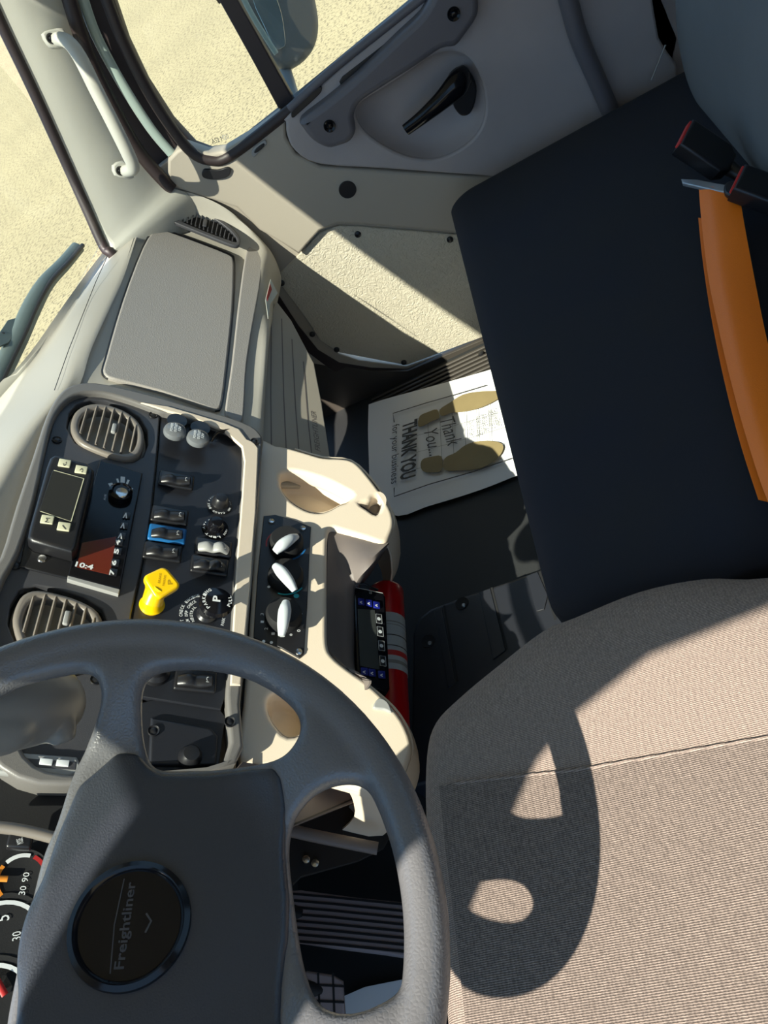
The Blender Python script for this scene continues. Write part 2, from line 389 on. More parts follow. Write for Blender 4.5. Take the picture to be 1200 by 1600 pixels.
# left door wall with its window opening, roof, rear wall (they shade the cab)
LW = Fr((-.5, 0, 0), (1, 0, 0), (0, 1, 0))     # ex=+y, ey = n x ex = z
opn = [(-.42, .06), (.55, .06), (.62, .30), (.615, .86), (.605, 1.0), (.590, 1.2), (.571, 1.31), (.556, 1.40), (.530, 1.445), (.464, 1.495), (.343, 1.511), (-.35, 1.512), (-.42, 1.46)]
struct(plate('wall_left', None, TRIM, LW, [(-.85, -.02), (.95, -.02), (.95, .72), (.775, .78), (.745, 1.1), (.712, 1.4), (.728, 1.5), (.735, 1.6), (-.85, 1.6)], [opn], lift=0, depth=.03, local=True))
RWL = Fr((0, -.80, 0), (0, 1, 0), (-1, 0, 0))
rop = [(-1.25, .95), (.3, .95), (.3, 1.4), (-1.25, 1.4)]
struct(plate('wall_rear', None, TRIM, RWL, [(-1.5, -.02), (.52, -.02), (.52, 1.6), (-1.5, 1.6)], [rop], depth=.03, local=True))
struct(plate('window_1', None, GLASS, RWL, rop, lift=-.012, depth=.004, bevel=0, local=True))
CX = .475
def hdr(x): return .855 - .125 * min(1.15, abs((x - CX) / .925)) ** 2
RF = Fr((0, 0, 1.515), (0, 0, -1), (1, 0, 0))  # ey = n x ex = (0,-1,0)
xs = [-.52 + i * (1.5 + .52) / 24 for i in range(25)]
struct(plate('ceiling', None, PILL, RF, [(x, -hdr(x)) for x in xs] + [(1.5, .85), (-.52, .85)], depth=.07, local=True))
# windshield: curved, leaning back, from the dash to the roof edge
def wsh(x, t):
    z = .735 + t * (1.53 - .735); e = hdr(x); y = e + .02 * (1 - t) + .005; return V((x, y, z))
rows = [[wsh(-.47 + i * 1.86 / 16, t / 8) for i in range(17)] for t in range(9)]
struct(grid('window_2', None, GLASS, rows, 2, 1, .004))
# -------- passenger A-pillar trim and screen seal
pe = [((208, 470), 1.30), ((180, 400), 1.29), ((165, 385), 1.30), ((138, 325), 1.33), ((100, 240), 1.36), ((50, 130), 1.38), ((0, 25), 1.39), ((-60, -110), 1.395), ((-150, -330), 1.40)]
po = [((330, 400), 1.44), ((300, 310), 1.43), ((255, 290), 1.42), ((225, 250), 1.425), ((185, 185), 1.43), ((140, 95), 1.435), ((100, 0), 1.44), ((50, -130), 1.445), ((-40, -330), 1.45)]
A = [U(*p, 'x', x) for p, x in pe]; B = [U(*p, 'x', x) for p, x in po]
rows = []
for a, b in zip(A, B):
    mid = (a + b) / 2; out = (CAM - mid).normalized() * .012
    rows.append([a, a.lerp(b, .33) + out, a.lerp(b, .66) + out, b])
struct(grid('trim_1', None, PILL, rows, 5, 4, .02))
struct(sweep('trim_2', None, RUBB, [a + V((0, .004, 0)) for a in A], .010))
# passenger side pillar behind the windshield continues up to the roof
up = A[-1]; struct(sweep('trim_3', None, PILL, [A[-2] + V((.03, .0, 0)), V((1.43, .62, 1.3)), V((1.43, .63, 1.53))], .05))
# ================================================================== passenger door
SEAL = Fr((1.475, 0, 0), (-1, 0, 0), (0, 1, 0))
D = tag(plate('door_1', None, TRIM, DR, [(200, 300), (270, 305), (300, 330), (400, 470), (437, 560), (800, 620), (1000, 300), (1060, 60), (1020, -40), (900, -40), (650, 10), (612, 32), (450, 176), (350, 235), (325, 238), (290, 228), (262, 250)],
        [[(437, 432), (480, 385), (500, 363), (528, 352), (560, 353), (705, 365), (900, 380), (900, 560), (755, 530), (700, 550), (635, 573), (560, 563), (530, 553), (500, 530)],
         [(548, 175), (562, 150), (600, 128), (640, 102), (680, 76), (722, 72), (750, 95), (766, 140), (768, 185), (752, 220), (718, 246), (675, 260), (625, 253), (582, 230), (556, 205)]],
        lift=0, depth=.02, bevel=.003), kind='structure')
# lower tan section
plate('lower_trim', D, TRIM, DR, [(262, 250), (275, 236), (290, 228), (325, 240), (350, 236), (400, 206), (437, 178), (446, 190), (447, 215), (462, 240), (500, 260), (755, 277), (900, 270), (900, 378), (705, 363), (560, 351), (528, 350), (500, 361), (480, 383), (467, 398), (440, 380), (405, 360), (370, 325), (300, 303), (262, 290)], lift=.022, depth=.035, bevel=.006, smooth=0)
# vinyl kick section with screws
plate('vinyl_panel', D, GRSEAT, DR, [(430, 434), (480, 386), (500, 364), (528, 353), (560, 354), (705, 366), (900, 380), (900, 480), (757, 526), (700, 547), (635, 571), (530, 551), (500, 532), (480, 500)], lift=.004, depth=.012, bevel=.002, label='silver textured vinyl panel with screws')
for p in ((559, 366), (703, 374), (440, 442), (488, 522), (526, 546), (631, 566)):
    lathe('screw', D, BLK, DR, p, [(.0075, 0), (.007, .003), (.0035, .005), (0, .005)], .004, 16)
plate('sill_strip', D, PAINTW, DR, [(428, 452), (434, 450), (470, 500), (500, 535), (530, 556), (580, 567), (632, 573), (633, 577), (580, 575), (530, 568), (497, 548), (465, 510)], lift=-.002, depth=.006, label='white painted door edge')
plate('sill_rubber', D, RUBB, DR, [(420, 455), (428, 450), (466, 508), (497, 547), (530, 567), (580, 575), (636, 577), (640, 590), (570, 592), (520, 580), (480, 550), (440, 500)], lift=.002, depth=.01)
# round plug
disc('plug', D, BLK, DR, (543, 297), .0185, .025, .006, .001, label='round black plug')
# upper grey section with a real bowl behind the release lever
bowl = [(556, 175), (568, 158), (600, 138), (640, 112), (680, 86), (715, 82), (740, 100), (756, 140), (758, 180), (744, 212), (715, 236), (675, 250), (630, 243), (590, 222), (565, 200)]
upl = [(451, 180), (447, 192), (449, 213), (462, 237), (500, 257), (600, 264), (755, 275), (1000, 290), (1060, 130), (1030, 60), (1000, -60), (890, -60), (700, -60), (660, 2), (620, 34), (540, 100)]
plate('upper_panel', D, DOORG, DR, upl, [bowl], lift=.032, depth=.045, bevel=.005, smooth=3, label='grey upper panel of the door')
finish(dish_mesh(DR, bowl, .031, .045, .5), 'handle_bowl', DOORG, D)
# armrest pull
plate('door_pull', D, DOORD, DR, [(471, 190), (474, 203), (490, 222), (512, 233), (530, 230), (548, 222), (556, 205), (553, 185), (562, 163), (590, 143), (650, 105), (690, 78), (712, 74), (728, 55), (746, 28), (748, 5), (742, -25), (690, -25), (660, 22), (620, 60), (560, 118), (510, 160)], lift=.062, depth=.045, bevel=.012, bres=5, smooth=3, label='dark grey pull handle')
plate('sill_recess', D, BLK, DR, [(530, 128), (535, 120), (600, 70), (650, 28), (668, 5), (680, 8), (655, 40), (600, 85), (545, 130), (533, 134)], lift=.0345, depth=.004, bevel=.001)
for p in ((515, 197), (709, 22)):
    lathe('screw', D, BLKG, DR, p, [(.012, 0), (.011, .003), (.009, .002), (.0065, .001), (.0045, .004), (0, .005)], .062, 20)
# release lever
plate('lever_plate', D, BLK, DR, [(700, 130), (708, 115), (722, 108), (735, 115), (745, 135), (743, 160), (735, 178), (722, 182), (712, 172), (707, 160)], lift=.022, depth=.02, bevel=.004, smooth=3)
lv = [DR.P(727, 118, .03), DR.P(715, 132, .05), DR.P(690, 157, .056), DR.P(660, 183, .056), DR.P(634, 203, .052)]
sweep('release_lever', D, BLKG, lv, [.020, .024, .018, .0135, .0115], .62, (-1, 0, 0), 18, label='long black release lever')
# vents and lock slider on the sill
def ovent(pts, lift):
    g = plate('demister_vent', D, BLK, DR, pts, lift=lift, depth=.006, bevel=.0015, smooth=4); return g
ovent([(455, 182), (457, 172), (475, 155), (492, 140), (502, 136), (501, 145), (485, 161), (467, 177), (459, 184)], .037)
ovent([(315, 272), (320, 265), (340, 266), (355, 262), (361, 266), (355, 277), (338, 281), (320, 279)], .027)
plate('lock_slider', D, GREY, DR, [(393, 241), (396, 232), (410, 221), (415, 220), (416, 227), (404, 239), (397, 246)], lift=.026, depth=.006, bevel=.0015, smooth=3)
plate('lock_knob', D, BLK, DR, [(397, 239), (400, 233), (411, 225), (413, 229), (403, 238)], lift=.029, depth=.006, bevel=.0012, smooth=2)
# window frame, seals, divider
def strip(name, m, pts, rad, x, flat=1, parent=D, label=None):
    return sweep(name, parent, m, [U(a, b, 'x', x) for a, b in pts], rad, flat, (-1, 0, 0), 12, label=label)
plate('window_frame', D, RUBB, SEAL, [(100, -40), (150, 120), (215, 260), (262, 320), (300, 330), (340, 300), (460, 220), (520, 150), (660, 30), (720, -20), (690, -25), (648, 0), (440, 171), (375, 222), (352, 234), (330, 237), (305, 228), (270, 190), (230, 128), (200, 65), (178, 0), (168, -40)], lift=0, depth=.03, bevel=.004)
strip('frame_strip', PAINT, [(127, -10), (150, 55), (190, 130), (235, 200), (268, 240)], .010, 1.44, .6, label='green grey painted strip')
strip('weatherstrip', RUBB, [(100, -30), (135, 80), (175, 165), (215, 235), (255, 282), (268, 296)], .014, 1.425)
strip('weatherstrip', RUBB, [(160, -20), (190, 60), (230, 140), (268, 200), (300, 238), (330, 250), (360, 243), (438, 184), (520, 116), (600, 52), (660, 0), (690, -25)], .011, 1.432)
strip('belt_molding', DOORD, [(452, 170), (520, 108), (600, 44), (650, 4), (680, -20)], .008, 1.418)
plate('divider_bar', D, RUBB, SEAL, [(336, -10), (366, -10), (410, 68), (457, 152), (462, 168), (448, 182), (436, 172), (400, 105)], lift=.012, depth=.025, bevel=.003, label='black quarter window divider')
SL = lambda pts: [SEAL.L(a, b, -.012) for a, b in pts]
TOPF = V((1.475, .66, 1.30)); DT = V((1.475, .415, 1.49))
vg = plate('vent_glass', D, GLASS, SEAL, SL([(168, -40), (178, 0), (200, 65), (230, 128), (270, 190), (305, 228), (330, 237), (352, 234), (375, 222), (440, 171), (400, 100), (345, 0), (320, -45)]) + [(DT.y, -1.49), (.62, -1.46), (.66, -1.30)], lift=-.012, depth=.004, bevel=0, local=True)
plate('door_glass', D, GLASS, SEAL, [(DT.y, -1.49)] + SL([(352, -40), (375, 0), (455, 160), (648, 0), (690, -25)]) + [(-.20, -.75), (-.20, -1.49)], lift=-.012, depth=.004, bevel=0, local=True)
sweep('divider_bar', D, RUBB, [SEAL.P(351, -2, .0), DT], .014, .6, (-1, 0, 0))
sweep('window_frame', D, RUBB, [SEAL.P(135, -20, .0), V((1.475, .668, 1.30)), V((1.475, .63, 1.46)), V((1.475, .45, 1.50)), V((1.475, .1, 1.505)), V((1.475, -.18, 1.50)), V((1.475, -.215, 1.40)), V((1.475, -.215, 1.0)), V((1.475, -.215, .68))], .028, .6, (-1, 0, 0))
text('glass_marking', vg, INKL, SEAL, 'AS2 M20', (330, 222), (358, 212), lift=-.011, hgt=.010)
# the rest of the door frame behind the bench
strip('grab_bar', DOORD, [(872, -60), (888, 0), (905, 60), (935, 130), (960, 190), (975, 240)], .017, 1.40, label='grey bar at the rear edge of the door')
strip('weatherstrip', PAINT, [(920, -40), (935, 0), (958, 60), (978, 120), (990, 160)], .010, 1.43)
BP = Fr((1.44, 0, 0), (-1, 0, 0), (0, 1, 0))
struct(plate('wall_right', None, DOORG, BP, [BP.L(a, b, -.01) for a, b in [(966, -60), (972, 0), (1005, 128), (1030, 170), (1200, 300)]] + [(-.82, -.2), (-.82, -1.52), (-.25, -1.52), (-.25, -.8)], lift=-.01, depth=.03, bevel=.003, local=True))
struct(plate('trim_4', None, RUBB, SEAL, [(935, -40), (945, 0), (985, 145), (1020, 200), (1060, 200), (1010, 130), (972, 0), (960, -40)], lift=.02, depth=.03))
me = sweep_mesh([U(1040, 70, 'x', 1.40), U(1018, 125, 'x', 1.40)], .0015); struct(finish(me, 'trim_5', GREY))
# side sill / cowl side trim inside the foot well
struct(plate('trim_6', None, FLOORB, Fr((1.435, 0, 0), (-1, 0, .12), (0, 1, 0)), [(405, 470), (425, 452), (466, 512), (497, 552), (530, 571), (580, 580), (637, 580), (757, 530), (900, 500), (900, 700), (640, 700), (560, 690), (500, 680), (400, 560)], lift=0, depth=.02))
# ribbed strip of floor next to the sill
FR2 = Fr((0, 0, .012), (0, 0, 1))
RB = Fr((1.40, 0, .02), (-.5, 0, 1), (0, 1, 0))
plt = [(1.22, -.35), (1.43, -.35), (1.43, .62), (1.22, .50)]
ms = [box_mesh(FL, ((1.225 + k * .0155), .1), (.008, .95, .007), .002, .001, local=True) for k in range(13)]
struct(finish(joinm(ms), 'trim_7', FLOORB))
for p in ((742, 588), (751, 551)):
    q = U(*p, 'z', .012); o = lathe('screw', None, BLK, FL, (q.x, q.y), [(.008, 0), (.007, .004), (0, .005)], .008, 14, local=True); o.name = 'trim_8'; struct(o)
# ================================================================== A-pillar grab handle
q0 = U(190, 265, 'x', 1.41)
G = root('grab_handle', 'cream curved grab handle screwed to the windshield pillar', 'handle', q0)
gp = [((85, 62), 1.388), ((104, 64), 1.365), ((124, 88), 1.350), ((150, 140), 1.338), ((178, 195), 1.325), ((200, 240), 1.32), ((208, 262), 1.325), ((194, 268), 1.345)]
sweep('handle_bar', G, PILL, [U(*p, 'x', x) for p, x in gp], [.011, .012, .0125, .0125, .0125, .0125, .012, .011], 1, None, 16)
for (c, pl) in (((80, 60), [(66, 52), (78, 46), (98, 44), (106, 58), (104, 73), (84, 75), (74, 68)]), ((188, 267), [(177, 258), (192, 251), (204, 262), (210, 278), (196, 279), (181, 274)])):
    fr = Fr(U(*c, 'x', 1.378 if c[1] < 100 else 1.338), (-.8, -.6, .1), (0, 1, 0))
    plate('mounting_plate', G, PILL, fr, pl, lift=0, depth=.016, bevel=.003, smooth=2)
    lathe('screw', G, BLK, fr, c, [(.0085, 0), (.008, .002), (.0045, .0), (.003, .002), (0, .002)], .001, 16)
# ================================================================== DASHBOARD
DA = root('dashboard', 'beige and black truck dashboard below the windshield', 'dashboard', (.6, .62, .47))
def dp(p, l=0): return DP.P(p[0], p[1], l)
def uz(p, z): return U(p[0], p[1], 'z', z)
def ux(p, x): return U(p[0], p[1], 'x', x)
rows = [
 [ux((232, 420), 1.44), ux((225, 380), 1.44), ux((262, 345), 1.44), ux((310, 340), 1.44), ux((350, 360), 1.44), ux((385, 400), 1.44), ux((410, 440), 1.44), ux((425, 470), 1.44)],
 [ux((203, 366), 1.43), ux((228, 325), 1.43), ux((262, 299), 1.43), ux((300, 302), 1.43), ux((352, 325), 1.43), ux((402, 368), 1.425), ux((428, 402), 1.415), ux((439, 440), 1.40)],
 [ux((170, 400), 1.385), ux((196, 368), 1.385), ux((222, 345), 1.385), dp((243, 347)), dp((372, 388)), dp((396, 400), .004), dp((418, 420), .002), ux((435, 465), 1.345)],
 [uz((122, 468), .738), dp((150, 448)), dp((188, 440), .010), dp((208, 444)), dp((360, 492)), dp((378, 497), .004), dp((402, 504), .001), dp((422, 520), -.004)],
 [uz((62, 556), .745), dp((108, 545)), dp((142, 540), .010), dp((168, 548)), dp((351, 604)), dp((366, 608), .004), dp((392, 614), .001), dp((414, 628), -.004)],
 [uz((0, 628), .752), dp((85, 608)), dp((122, 600), .004), dp((152, 600)), dp((342, 656)), dp((360, 662), .004), dp((386, 668), .001), dp((411, 690), -.004)],
 [uz((-60, 700), .76), dp((20, 690), -.004), dp((80, 672), -.008), dp((130, 665), -.012), dp((335, 700), -.012), dp((355, 708), -.012), dp((380, 715), -.012), dp((408, 735), -.012)],
 [uz((-140, 830), .765), dp((-60, 830), -.004), dp((0, 830), -.012), dp((60, 830), -.016), dp((320, 850), -.016), dp((340, 850), -.016), dp((370, 850), -.016), dp((398, 850), -.016)],
 [uz((-220, 1000), .77), dp((-140, 1000), -.004), dp((-60, 1000), -.012), dp((60, 1000), -.016), dp((310, 1000), -.016), dp((330, 1000), -.016), dp((350, 1000), -.016), dp((386, 1000), -.016)],
]
for x in (.18, .0, -.25, -.50): rows.append([V((x, .80, .765))] + [V((x, .555 + .669 * v, .49 + .743 * v)) + DP.n * -.05 for v in (.32, .29, .27, .07, .05, .03, 0)])
for r in rows: r.append(r[-1] + V((0, .05, -.03))); r.insert(0, r[0] + V((0, .012, -.015))); r.insert(0, r[0] + V((0, .02, -.30)))
grid('dash_top', DA, BEIGE, rows, 5, 5, .004, 60)
finish(line_mesh(DP, [(168, 400), (150, 440), (128, 495), (108, 545), (85, 610)], .0012, .0045), 'seam', BLK, DA)
# storage lid with its groove
lid = [(158, 578), (163, 560), (180, 500), (200, 440), (222, 385), (236, 362), (248, 357), (262, 359), (320, 380), (360, 396), (367, 404), (368, 425), (366, 480), (360, 540), (352, 610), (347, 636), (340, 641), (325, 638), (250, 612), (180, 594), (163, 588)]
plate('lid_groove', DA, BLK, DP, lid, lift=.0045, depth=.012, bevel=.0005, smooth=2)
cx = sum(p[0] for p in lid) / len(lid); cy = sum(p[1] for p in lid) / len(lid)
lid2 = [(cx + (p[0] - cx) * .972, cy + (p[1] - cy) * .984) for p in lid]
plate('storage_lid', DA, BEIGED, DP, lid2, lift=.008, depth=.012, bevel=.003, smooth=2, label='grey brown textured storage lid')
plate('side_pocket', DA, BEIGED, DP, [(383, 402), (390, 383), (398, 378), (409, 388), (411, 405), (406, 450), (396, 505), (386, 570), (383, 620), (380, 655), (372, 660), (358, 652), (352, 640), (362, 570), (372, 480)], lift=.0075, depth=.010, bevel=.003, smooth=3)
# end vent
EV = Fr(DP.P(318, 350, .022), DP.n + V((-.12, 0, .05)), (1, 0, 0))
v0 = [(259, 332), (261, 323), (272, 320), (290, 321), (315, 327), (340, 338), (362, 355), (374, 370), (375, 381), (368, 384), (350, 378), (320, 366), (285, 352), (268, 344)]
v0i = [(265, 332), (270, 326), (290, 326), (315, 332), (338, 343), (358, 358), (369, 371), (369, 378), (350, 372), (320, 361), (287, 347), (271, 339)]
vv = plate('air_vent', DA, BEZ, EV, v0, [v0i], lift=.008, depth=.008, bevel=.002, smooth=3, label='slim slatted air vent')
plate('vent_duct', vv, BLKM, EV, v0, lift=.001, depth=.002, bevel=.0005, smooth=3)
for k in range(15):
    t = (k + .5) / 15; a = (268 + t * 100, 337 + t * 42); sl = 1 - abs(t - .5) * 1.0
    x = 270 + t * 96; yb = 338 + t * 40; h = 17 * math.sin(math.pi * (t * .86 + .08)) + 1
    p, q = EV.P(x, yb, .005), EV.P(x + h * .22, yb - h, .005)
    sweep('slat', vv, BEZ, [p, q], .0014, 2, EV.n, 8, 1)
boxo('vent_tab', vv, BEZ, EV, (320, 350), (.022, .008, .004), .001, .007)
# centre surround and panels
hole = [(72, 700), (84, 655), (102, 628), (125, 615), (160, 614), (205, 626), (248, 642), (262, 645), (300, 655), (345, 668), (368, 680), (380, 698), (377, 780), (368, 880), (362, 985), (354, 1085), (350, 1188), (228, 1204), (100, 1208), (40, 1180), (10, 1100), (-15, 1010), (0, 920), (30, 860), (55, 780)]
sur = [(0, 870), (25, 790), (52, 710), (72, 650), (92, 615), (115, 600), (150, 597), (200, 607), (250, 620), (300, 635), (350, 648), (392, 664), (408, 678), (411, 692), (407, 750), (398, 870), (385, 1010), (376, 1100), (368, 1192), (200, 1215), (60, 1225), (-20, 1180), (-60, 1100), (-60, 980), (-25, 900)]
plate('centre_surround', DA, SURR, DP, sur, [hole], lift=.020, depth=.035, bevel=.005, smooth=3, bres=4, label='warm grey surround of the centre panels')
strp = [(386, 686), (396, 690), (404, 700), (400, 800), (392, 900), (383, 1000), (376, 1070), (360, 1070), (364, 985), (370, 880), (378, 780), (382, 720), (378, 697), (350, 672), (300, 652), (262, 642), (220, 628), (262, 634), (300, 645), (350, 660), (374, 670)]
plate('sunlit_strip', DA, CONS, DP, strp, lift=.0225, depth=.006, bevel=.002, label='cream strip of the surround')  # sunlit part of the surround; the sunlight is painted as console cream
bz = [(72, 700), (84, 655), (102, 628), (125, 615), (160, 614), (205, 626), (250, 642), (246, 700), (236, 800), (222, 880), (205, 960), (196, 1040), (190, 1120), (180, 1200), (100, 1205), (30, 1190), (0, 1100), (-20, 1010), (-5, 920), (25, 860), (50, 780)]
V1 = [(104, 668), (108, 645), (120, 632), (140, 625), (165, 626), (195, 636), (218, 652), (230, 672), (231, 695), (223, 714), (208, 722), (185, 720), (150, 708), (118, 692)]
V2 = [(12, 975), (16, 945), (30, 922), (55, 914), (90, 920), (130, 933), (160, 952), (172, 985), (168, 1020), (150, 1048), (120, 1055), (70, 1050), (30, 1020)]
plate('vent_bezel', DA, BEZ, DP, bz, [V1, V2], lift=.010, depth=.012, bevel=.002, label='dark grey panel around the round vents')
swp = [(252, 640), (300, 655), (345, 668), (368, 680), (381, 698), (378, 780), (369, 880), (363, 985), (353, 1085), (345, 1108), (200, 1085), (196, 1040), (208, 960), (224, 880), (238, 800), (248, 700)]
plate('switch_panel', DA, PANEL, DP, swp, lift=.008, depth=.012, bevel=.001, label='black panel carrying the rocker switches')
plate('lower_panel', DA, PANEL, DP, [(222, 1098), (250, 1090), (345, 1110), (352, 1120), (342, 1195), (200, 1210), (150, 1200), (180, 1120)], lift=.004, depth=.008, bevel=.001)  # shade over this lower area is painted in as switch panel black
plate('ash_tray', DA, PANEL, DP, [(236, 1120), (330, 1136), (342, 1150), (338, 1195), (232, 1195)], lift=.010, depth=.012, bevel=.004, bres=3)  # ash tray also gets the black, its shade put into the colour
def barrel(fr, loop, tab, lit):
    cx = sum(p[0] for p in loop) / len(loop); cy = sum(p[1] for p in loop) / len(loop)
    sc = lambda s: [(cx + (p[0] - cx) * s, cy + (p[1] - cy) * s) for p in loop]
    v = finish(dish_mesh(fr, loop, .009, .05, .8), 'air_vent', BLKM, DA, label='round barrel air vent with grey slats')
    plate('vent_rim', v, VENTG, fr, sc(.90), [sc(.70)], lift=.017, depth=.02, bevel=.005, smooth=3, bres=4)
    L = [fr.L(*p, .014) for p in sc(.74)]
    us = [p[0] for p in L]; vs = [p[1] for p in L]; v0_, v1_ = min(vs), max(vs)
    L2 = [(q.x, q.y) for q in catmull(L, 4, True)]
    for k in range(7):
        vk = v0_ + (v1_ - v0_) * (k + .6) / 7.2
        cr = []
        for i in range(len(L2)):
            a, b = L2[i], L2[(i + 1) % len(L2)]
            if (a[1] - vk) * (b[1] - vk) <= 0 and abs(a[1] - b[1]) > 1e-9: cr.append(a[0] + (b[0] - a[0]) * (vk - a[1]) / (b[1] - a[1]))
        if len(cr) >= 2:
            sweep('slat', v, VENTG, [fr.W(min(cr), vk, .013), fr.W(max(cr), vk, .013)], .0022, 2.2, fr.n, 8, 1)
    boxo('vent_tab', v, GREY, fr, tab, (.020, .007, .006), .002, .014)
barrel(DP, V1, (178, 672), 1); barrel(DP, V2, (104, 968), 1)
for p in ((239, 649), (89, 688), (24, 884), (150, 1062), (359, 1128), (240, 1142), (398, 690), (12, 1190)):
    lathe('screw', DA, BLK, DP, p, [(.0072, 0), (.0066, .002), (.0045, .0005), (.003, .0015), (0, .0015)], .021 if p[0] in (359, 398) else .0102, 16)
def rocker(p, body=BLK, face=BLK, hl=True, big=1, label=None, flip=False, icon=True):
    s = boxo('rocker_switch', DA, body, DP, p, (.052 * .56 * big, .052 * big, .006), .003, .008, label=label)
    u, v = DP.L(p[0], p[1], .014)
    ms = []
    cu = [(-.021 * big, .000), (-.010 * big, .006), (.0, .004), (.010 * big, .006 if not flip else .010), (.021 * big, .010 if not flip else .002)]
    sweep('rocker', s, face, [DP.W(u, v - a * .95, .0135 + h * .8) for a, h in cu], [.0075 * big, .0088 * big, .0085 * big, .0088 * big, .0070 * big], .6, DP.n, 16)
    if icon: text('icon', s, WHT, DP, 'IO', (u - .004, v - .014), (u + .004, v - .014), lift=.024, hgt=.004, local=True)
    return s
rocker((275, 753), label='black rocker switch standing alone'); rocker((265, 808)); rocker((261, 837), body=BLUE, label='black rocker switch in a blue frame')
rocker((254, 865)); rocker((333, 858), face=GREY, label='rocker switch with a light grey rocker', flip=True); rocker((327, 886), face=BLK, flip=True)
rocker((305, 1066), label='rocker switch behind the steering wheel')
# power socket caps
for p in ((274, 671), (310, 682)):
    c = lathe('power_socket', DA, BLK, DP, p, [(.017, 0), (.017, .006), (.0155, .010), (.0155, .020), (0, .020)], .008, 28)
    q = DP.L(p[0], p[1], .028 + .006); q = (q[0], q[1])
    lathe('socket_cap', c, mat('cap', (.16, .17, .18), .22, coat=.5) if p[0] == 274 else bpy.data.materials['cap'], DP, q, [(.0175, -.002), (.0180, .002), (.0165, .006), (.012, .0085), (0, .0095)], .028, 28, local=True)
    finish(joinm([text_mesh(DP, 'POWER', (q[0] - .010, q[1] + .006), (q[0] + .010, q[1] + .006), .0375, .0042, .02, local=True),
                  text_mesh(DP, 'OUTLET', (q[0] - .011, q[1]), (q[0] + .011, q[1]), .0380, .0042, .02, local=True),
                  text_mesh(DP, '12V', (q[0] - .006, q[1] - .006), (q[0] + .006, q[1] - .006), .0375, .0040, .02, local=True)]), 'lettering', WHT, c)
sweep('socket_strap', DA, BLK, [DP.P(330, 690, .012), DP.P(338, 678, .022), DP.P(350, 674, .02), DP.P(362, 672, .018)], .002, 2, DP.n, 8)
# two small rotary push knobs with ring lettering
for p, m in (((343, 789), BLK), ((336, 826), BLKG)):
    c = lathe('rotary_knob', DA, m, DP, p, [(.0195, 0), (.019, .003), (.0125, .0045), (.011, .014), (.0085, .018), (0, .019)], .008, 28)
    t1, t2 = ('CARGO BOX LAMP', 'OFF  PULL ON') if m is BLK else ('LIFT AXLE', 'DOWN    UP')
    finish(joinm([arc_text(DP, t1, p, .0162, math.radians(215), math.radians(20), .0036, .0115), arc_text(DP, t2, p, .0162, math.radians(235), math.radians(345), .003, .0115)]), 'ring_lettering', WHT, c)
# yellow parking brake valve
yc = lathe('brake_valve_knob', DA, YEL, DP, (237, 947), [(.015, 0), (.0165, .004), (.014, .008), (.0125, .04), (.014, .050), (0, .050)], .008, 28, label='yellow diamond parking brake knob')
yu, yv = DP.L(254, 908, .075)
YF = Fr(DP.P(254, 908, .075), DP.n + V((-.25, -.1, .0)), (1, 0, 0))
sq = []
for k in range(4):
    a = math.radians(45 + 90 * k - 12)
    for t in (-.30, -.15, 0, .15, .30): sq.append((.0275 * math.cos(a + t) * (1 - abs(t) * .35), .0275 * math.sin(a + t) * (1 - abs(t) * .35)))
a_ = math.radians(33)
sq = [(x * math.cos(a_) - y * math.sin(a_), x * math.sin(a_) + y * math.cos(a_)) for x, y in sq]
sq = []
for (x, y) in ((222, 900), (258, 883), (285, 915), (246, 938)):
    sq.append(YF.L(x, y))
sqc = (sum(p[0] for p in sq) / 4, sum(p[1] for p in sq) / 4); rs = []
for i in range(4):
    a, b, c = V(sq[i - 1]), V(sq[i]), V(sq[(i + 1) % 4])
    for t in range(6):
        t /= 5; p0_ = b.lerp(a, .25); p2_ = b.lerp(c, .25); rs.append(tuple((1 - t) ** 2 * p0_ + 2 * t * (1 - t) * b + t * t * p2_))
finish(plate_mesh(YF, rs, lift=0, depth=.013, bevel=.004, local=True, bres=4), 'knob_head', YEL, yc)
finish(sweep_mesh([DP.P(238, 940, .05), DP.P(243, 928, .06), YF.P(250, 918, -.006)], [.0135, .012, .010]), 'knob_neck', YEL, yc)
finish(joinm([text_mesh(YF, 'P', YF.L(266, 914), YF.L(265, 905), 0, .006, .02, local=True), text_mesh(YF, 'PARKING', YF.L(255, 916), YF.L(258, 898), 0, .003, .01, local=True), text_mesh(YF, 'BRAKE', YF.L(248, 912), YF.L(251, 895), 0, .003, .01, local=True)]), 'lettering', YELP, yc)
# black park knob with rings of lettering
kc = lathe('park_knob', DA, BLK, DP, (322, 962), [(.0125, 0), (.0135, .004), (.0105, .008), (.010, .032), (0, .032)], .008, 24, label='black mushroom park knob')
kq = DP.L(337, 944, .045)
lathe('knob_head', kc, BLKG, DP, kq, [(.012, -.006), (.0205, -.003), (.0225, .003), (.0205, .008), (.012, .011), (0, .012)], .045, 28, local=True)
finish(joinm([text_mesh(DP, 'P', (kq[0] - .005, kq[1] + .001), (kq[0] + .005, kq[1] + .001), .0575, .010, .03, local=True),
              arc_text(DP, 'PARKING', kq, .0170, math.radians(150), math.radians(30), .0045, .0555, local=True),
              arc_text(DP, 'PULL', kq, .0170, math.radians(240), math.radians(300), .0045, .0555, local=True)]), 'lettering', WHT, kc)
finish(joinm([arc_text(DP, 'WHEN AUTOPILOT CHECK ENGINE', (322, 962), .033, math.radians(205), math.radians(20), .0044, .0082),
              arc_text(DP, 'TURN SYSTEM OFF CHECK', (322, 962), .0260, math.radians(195), math.radians(35), .0042, .0082),
              arc_text(DP, 'PARK NEUTRAL', (322, 962), .0195, math.radians(185), math.radians(50), .004, .0082)]), 'ring_lettering', WHT, kc)
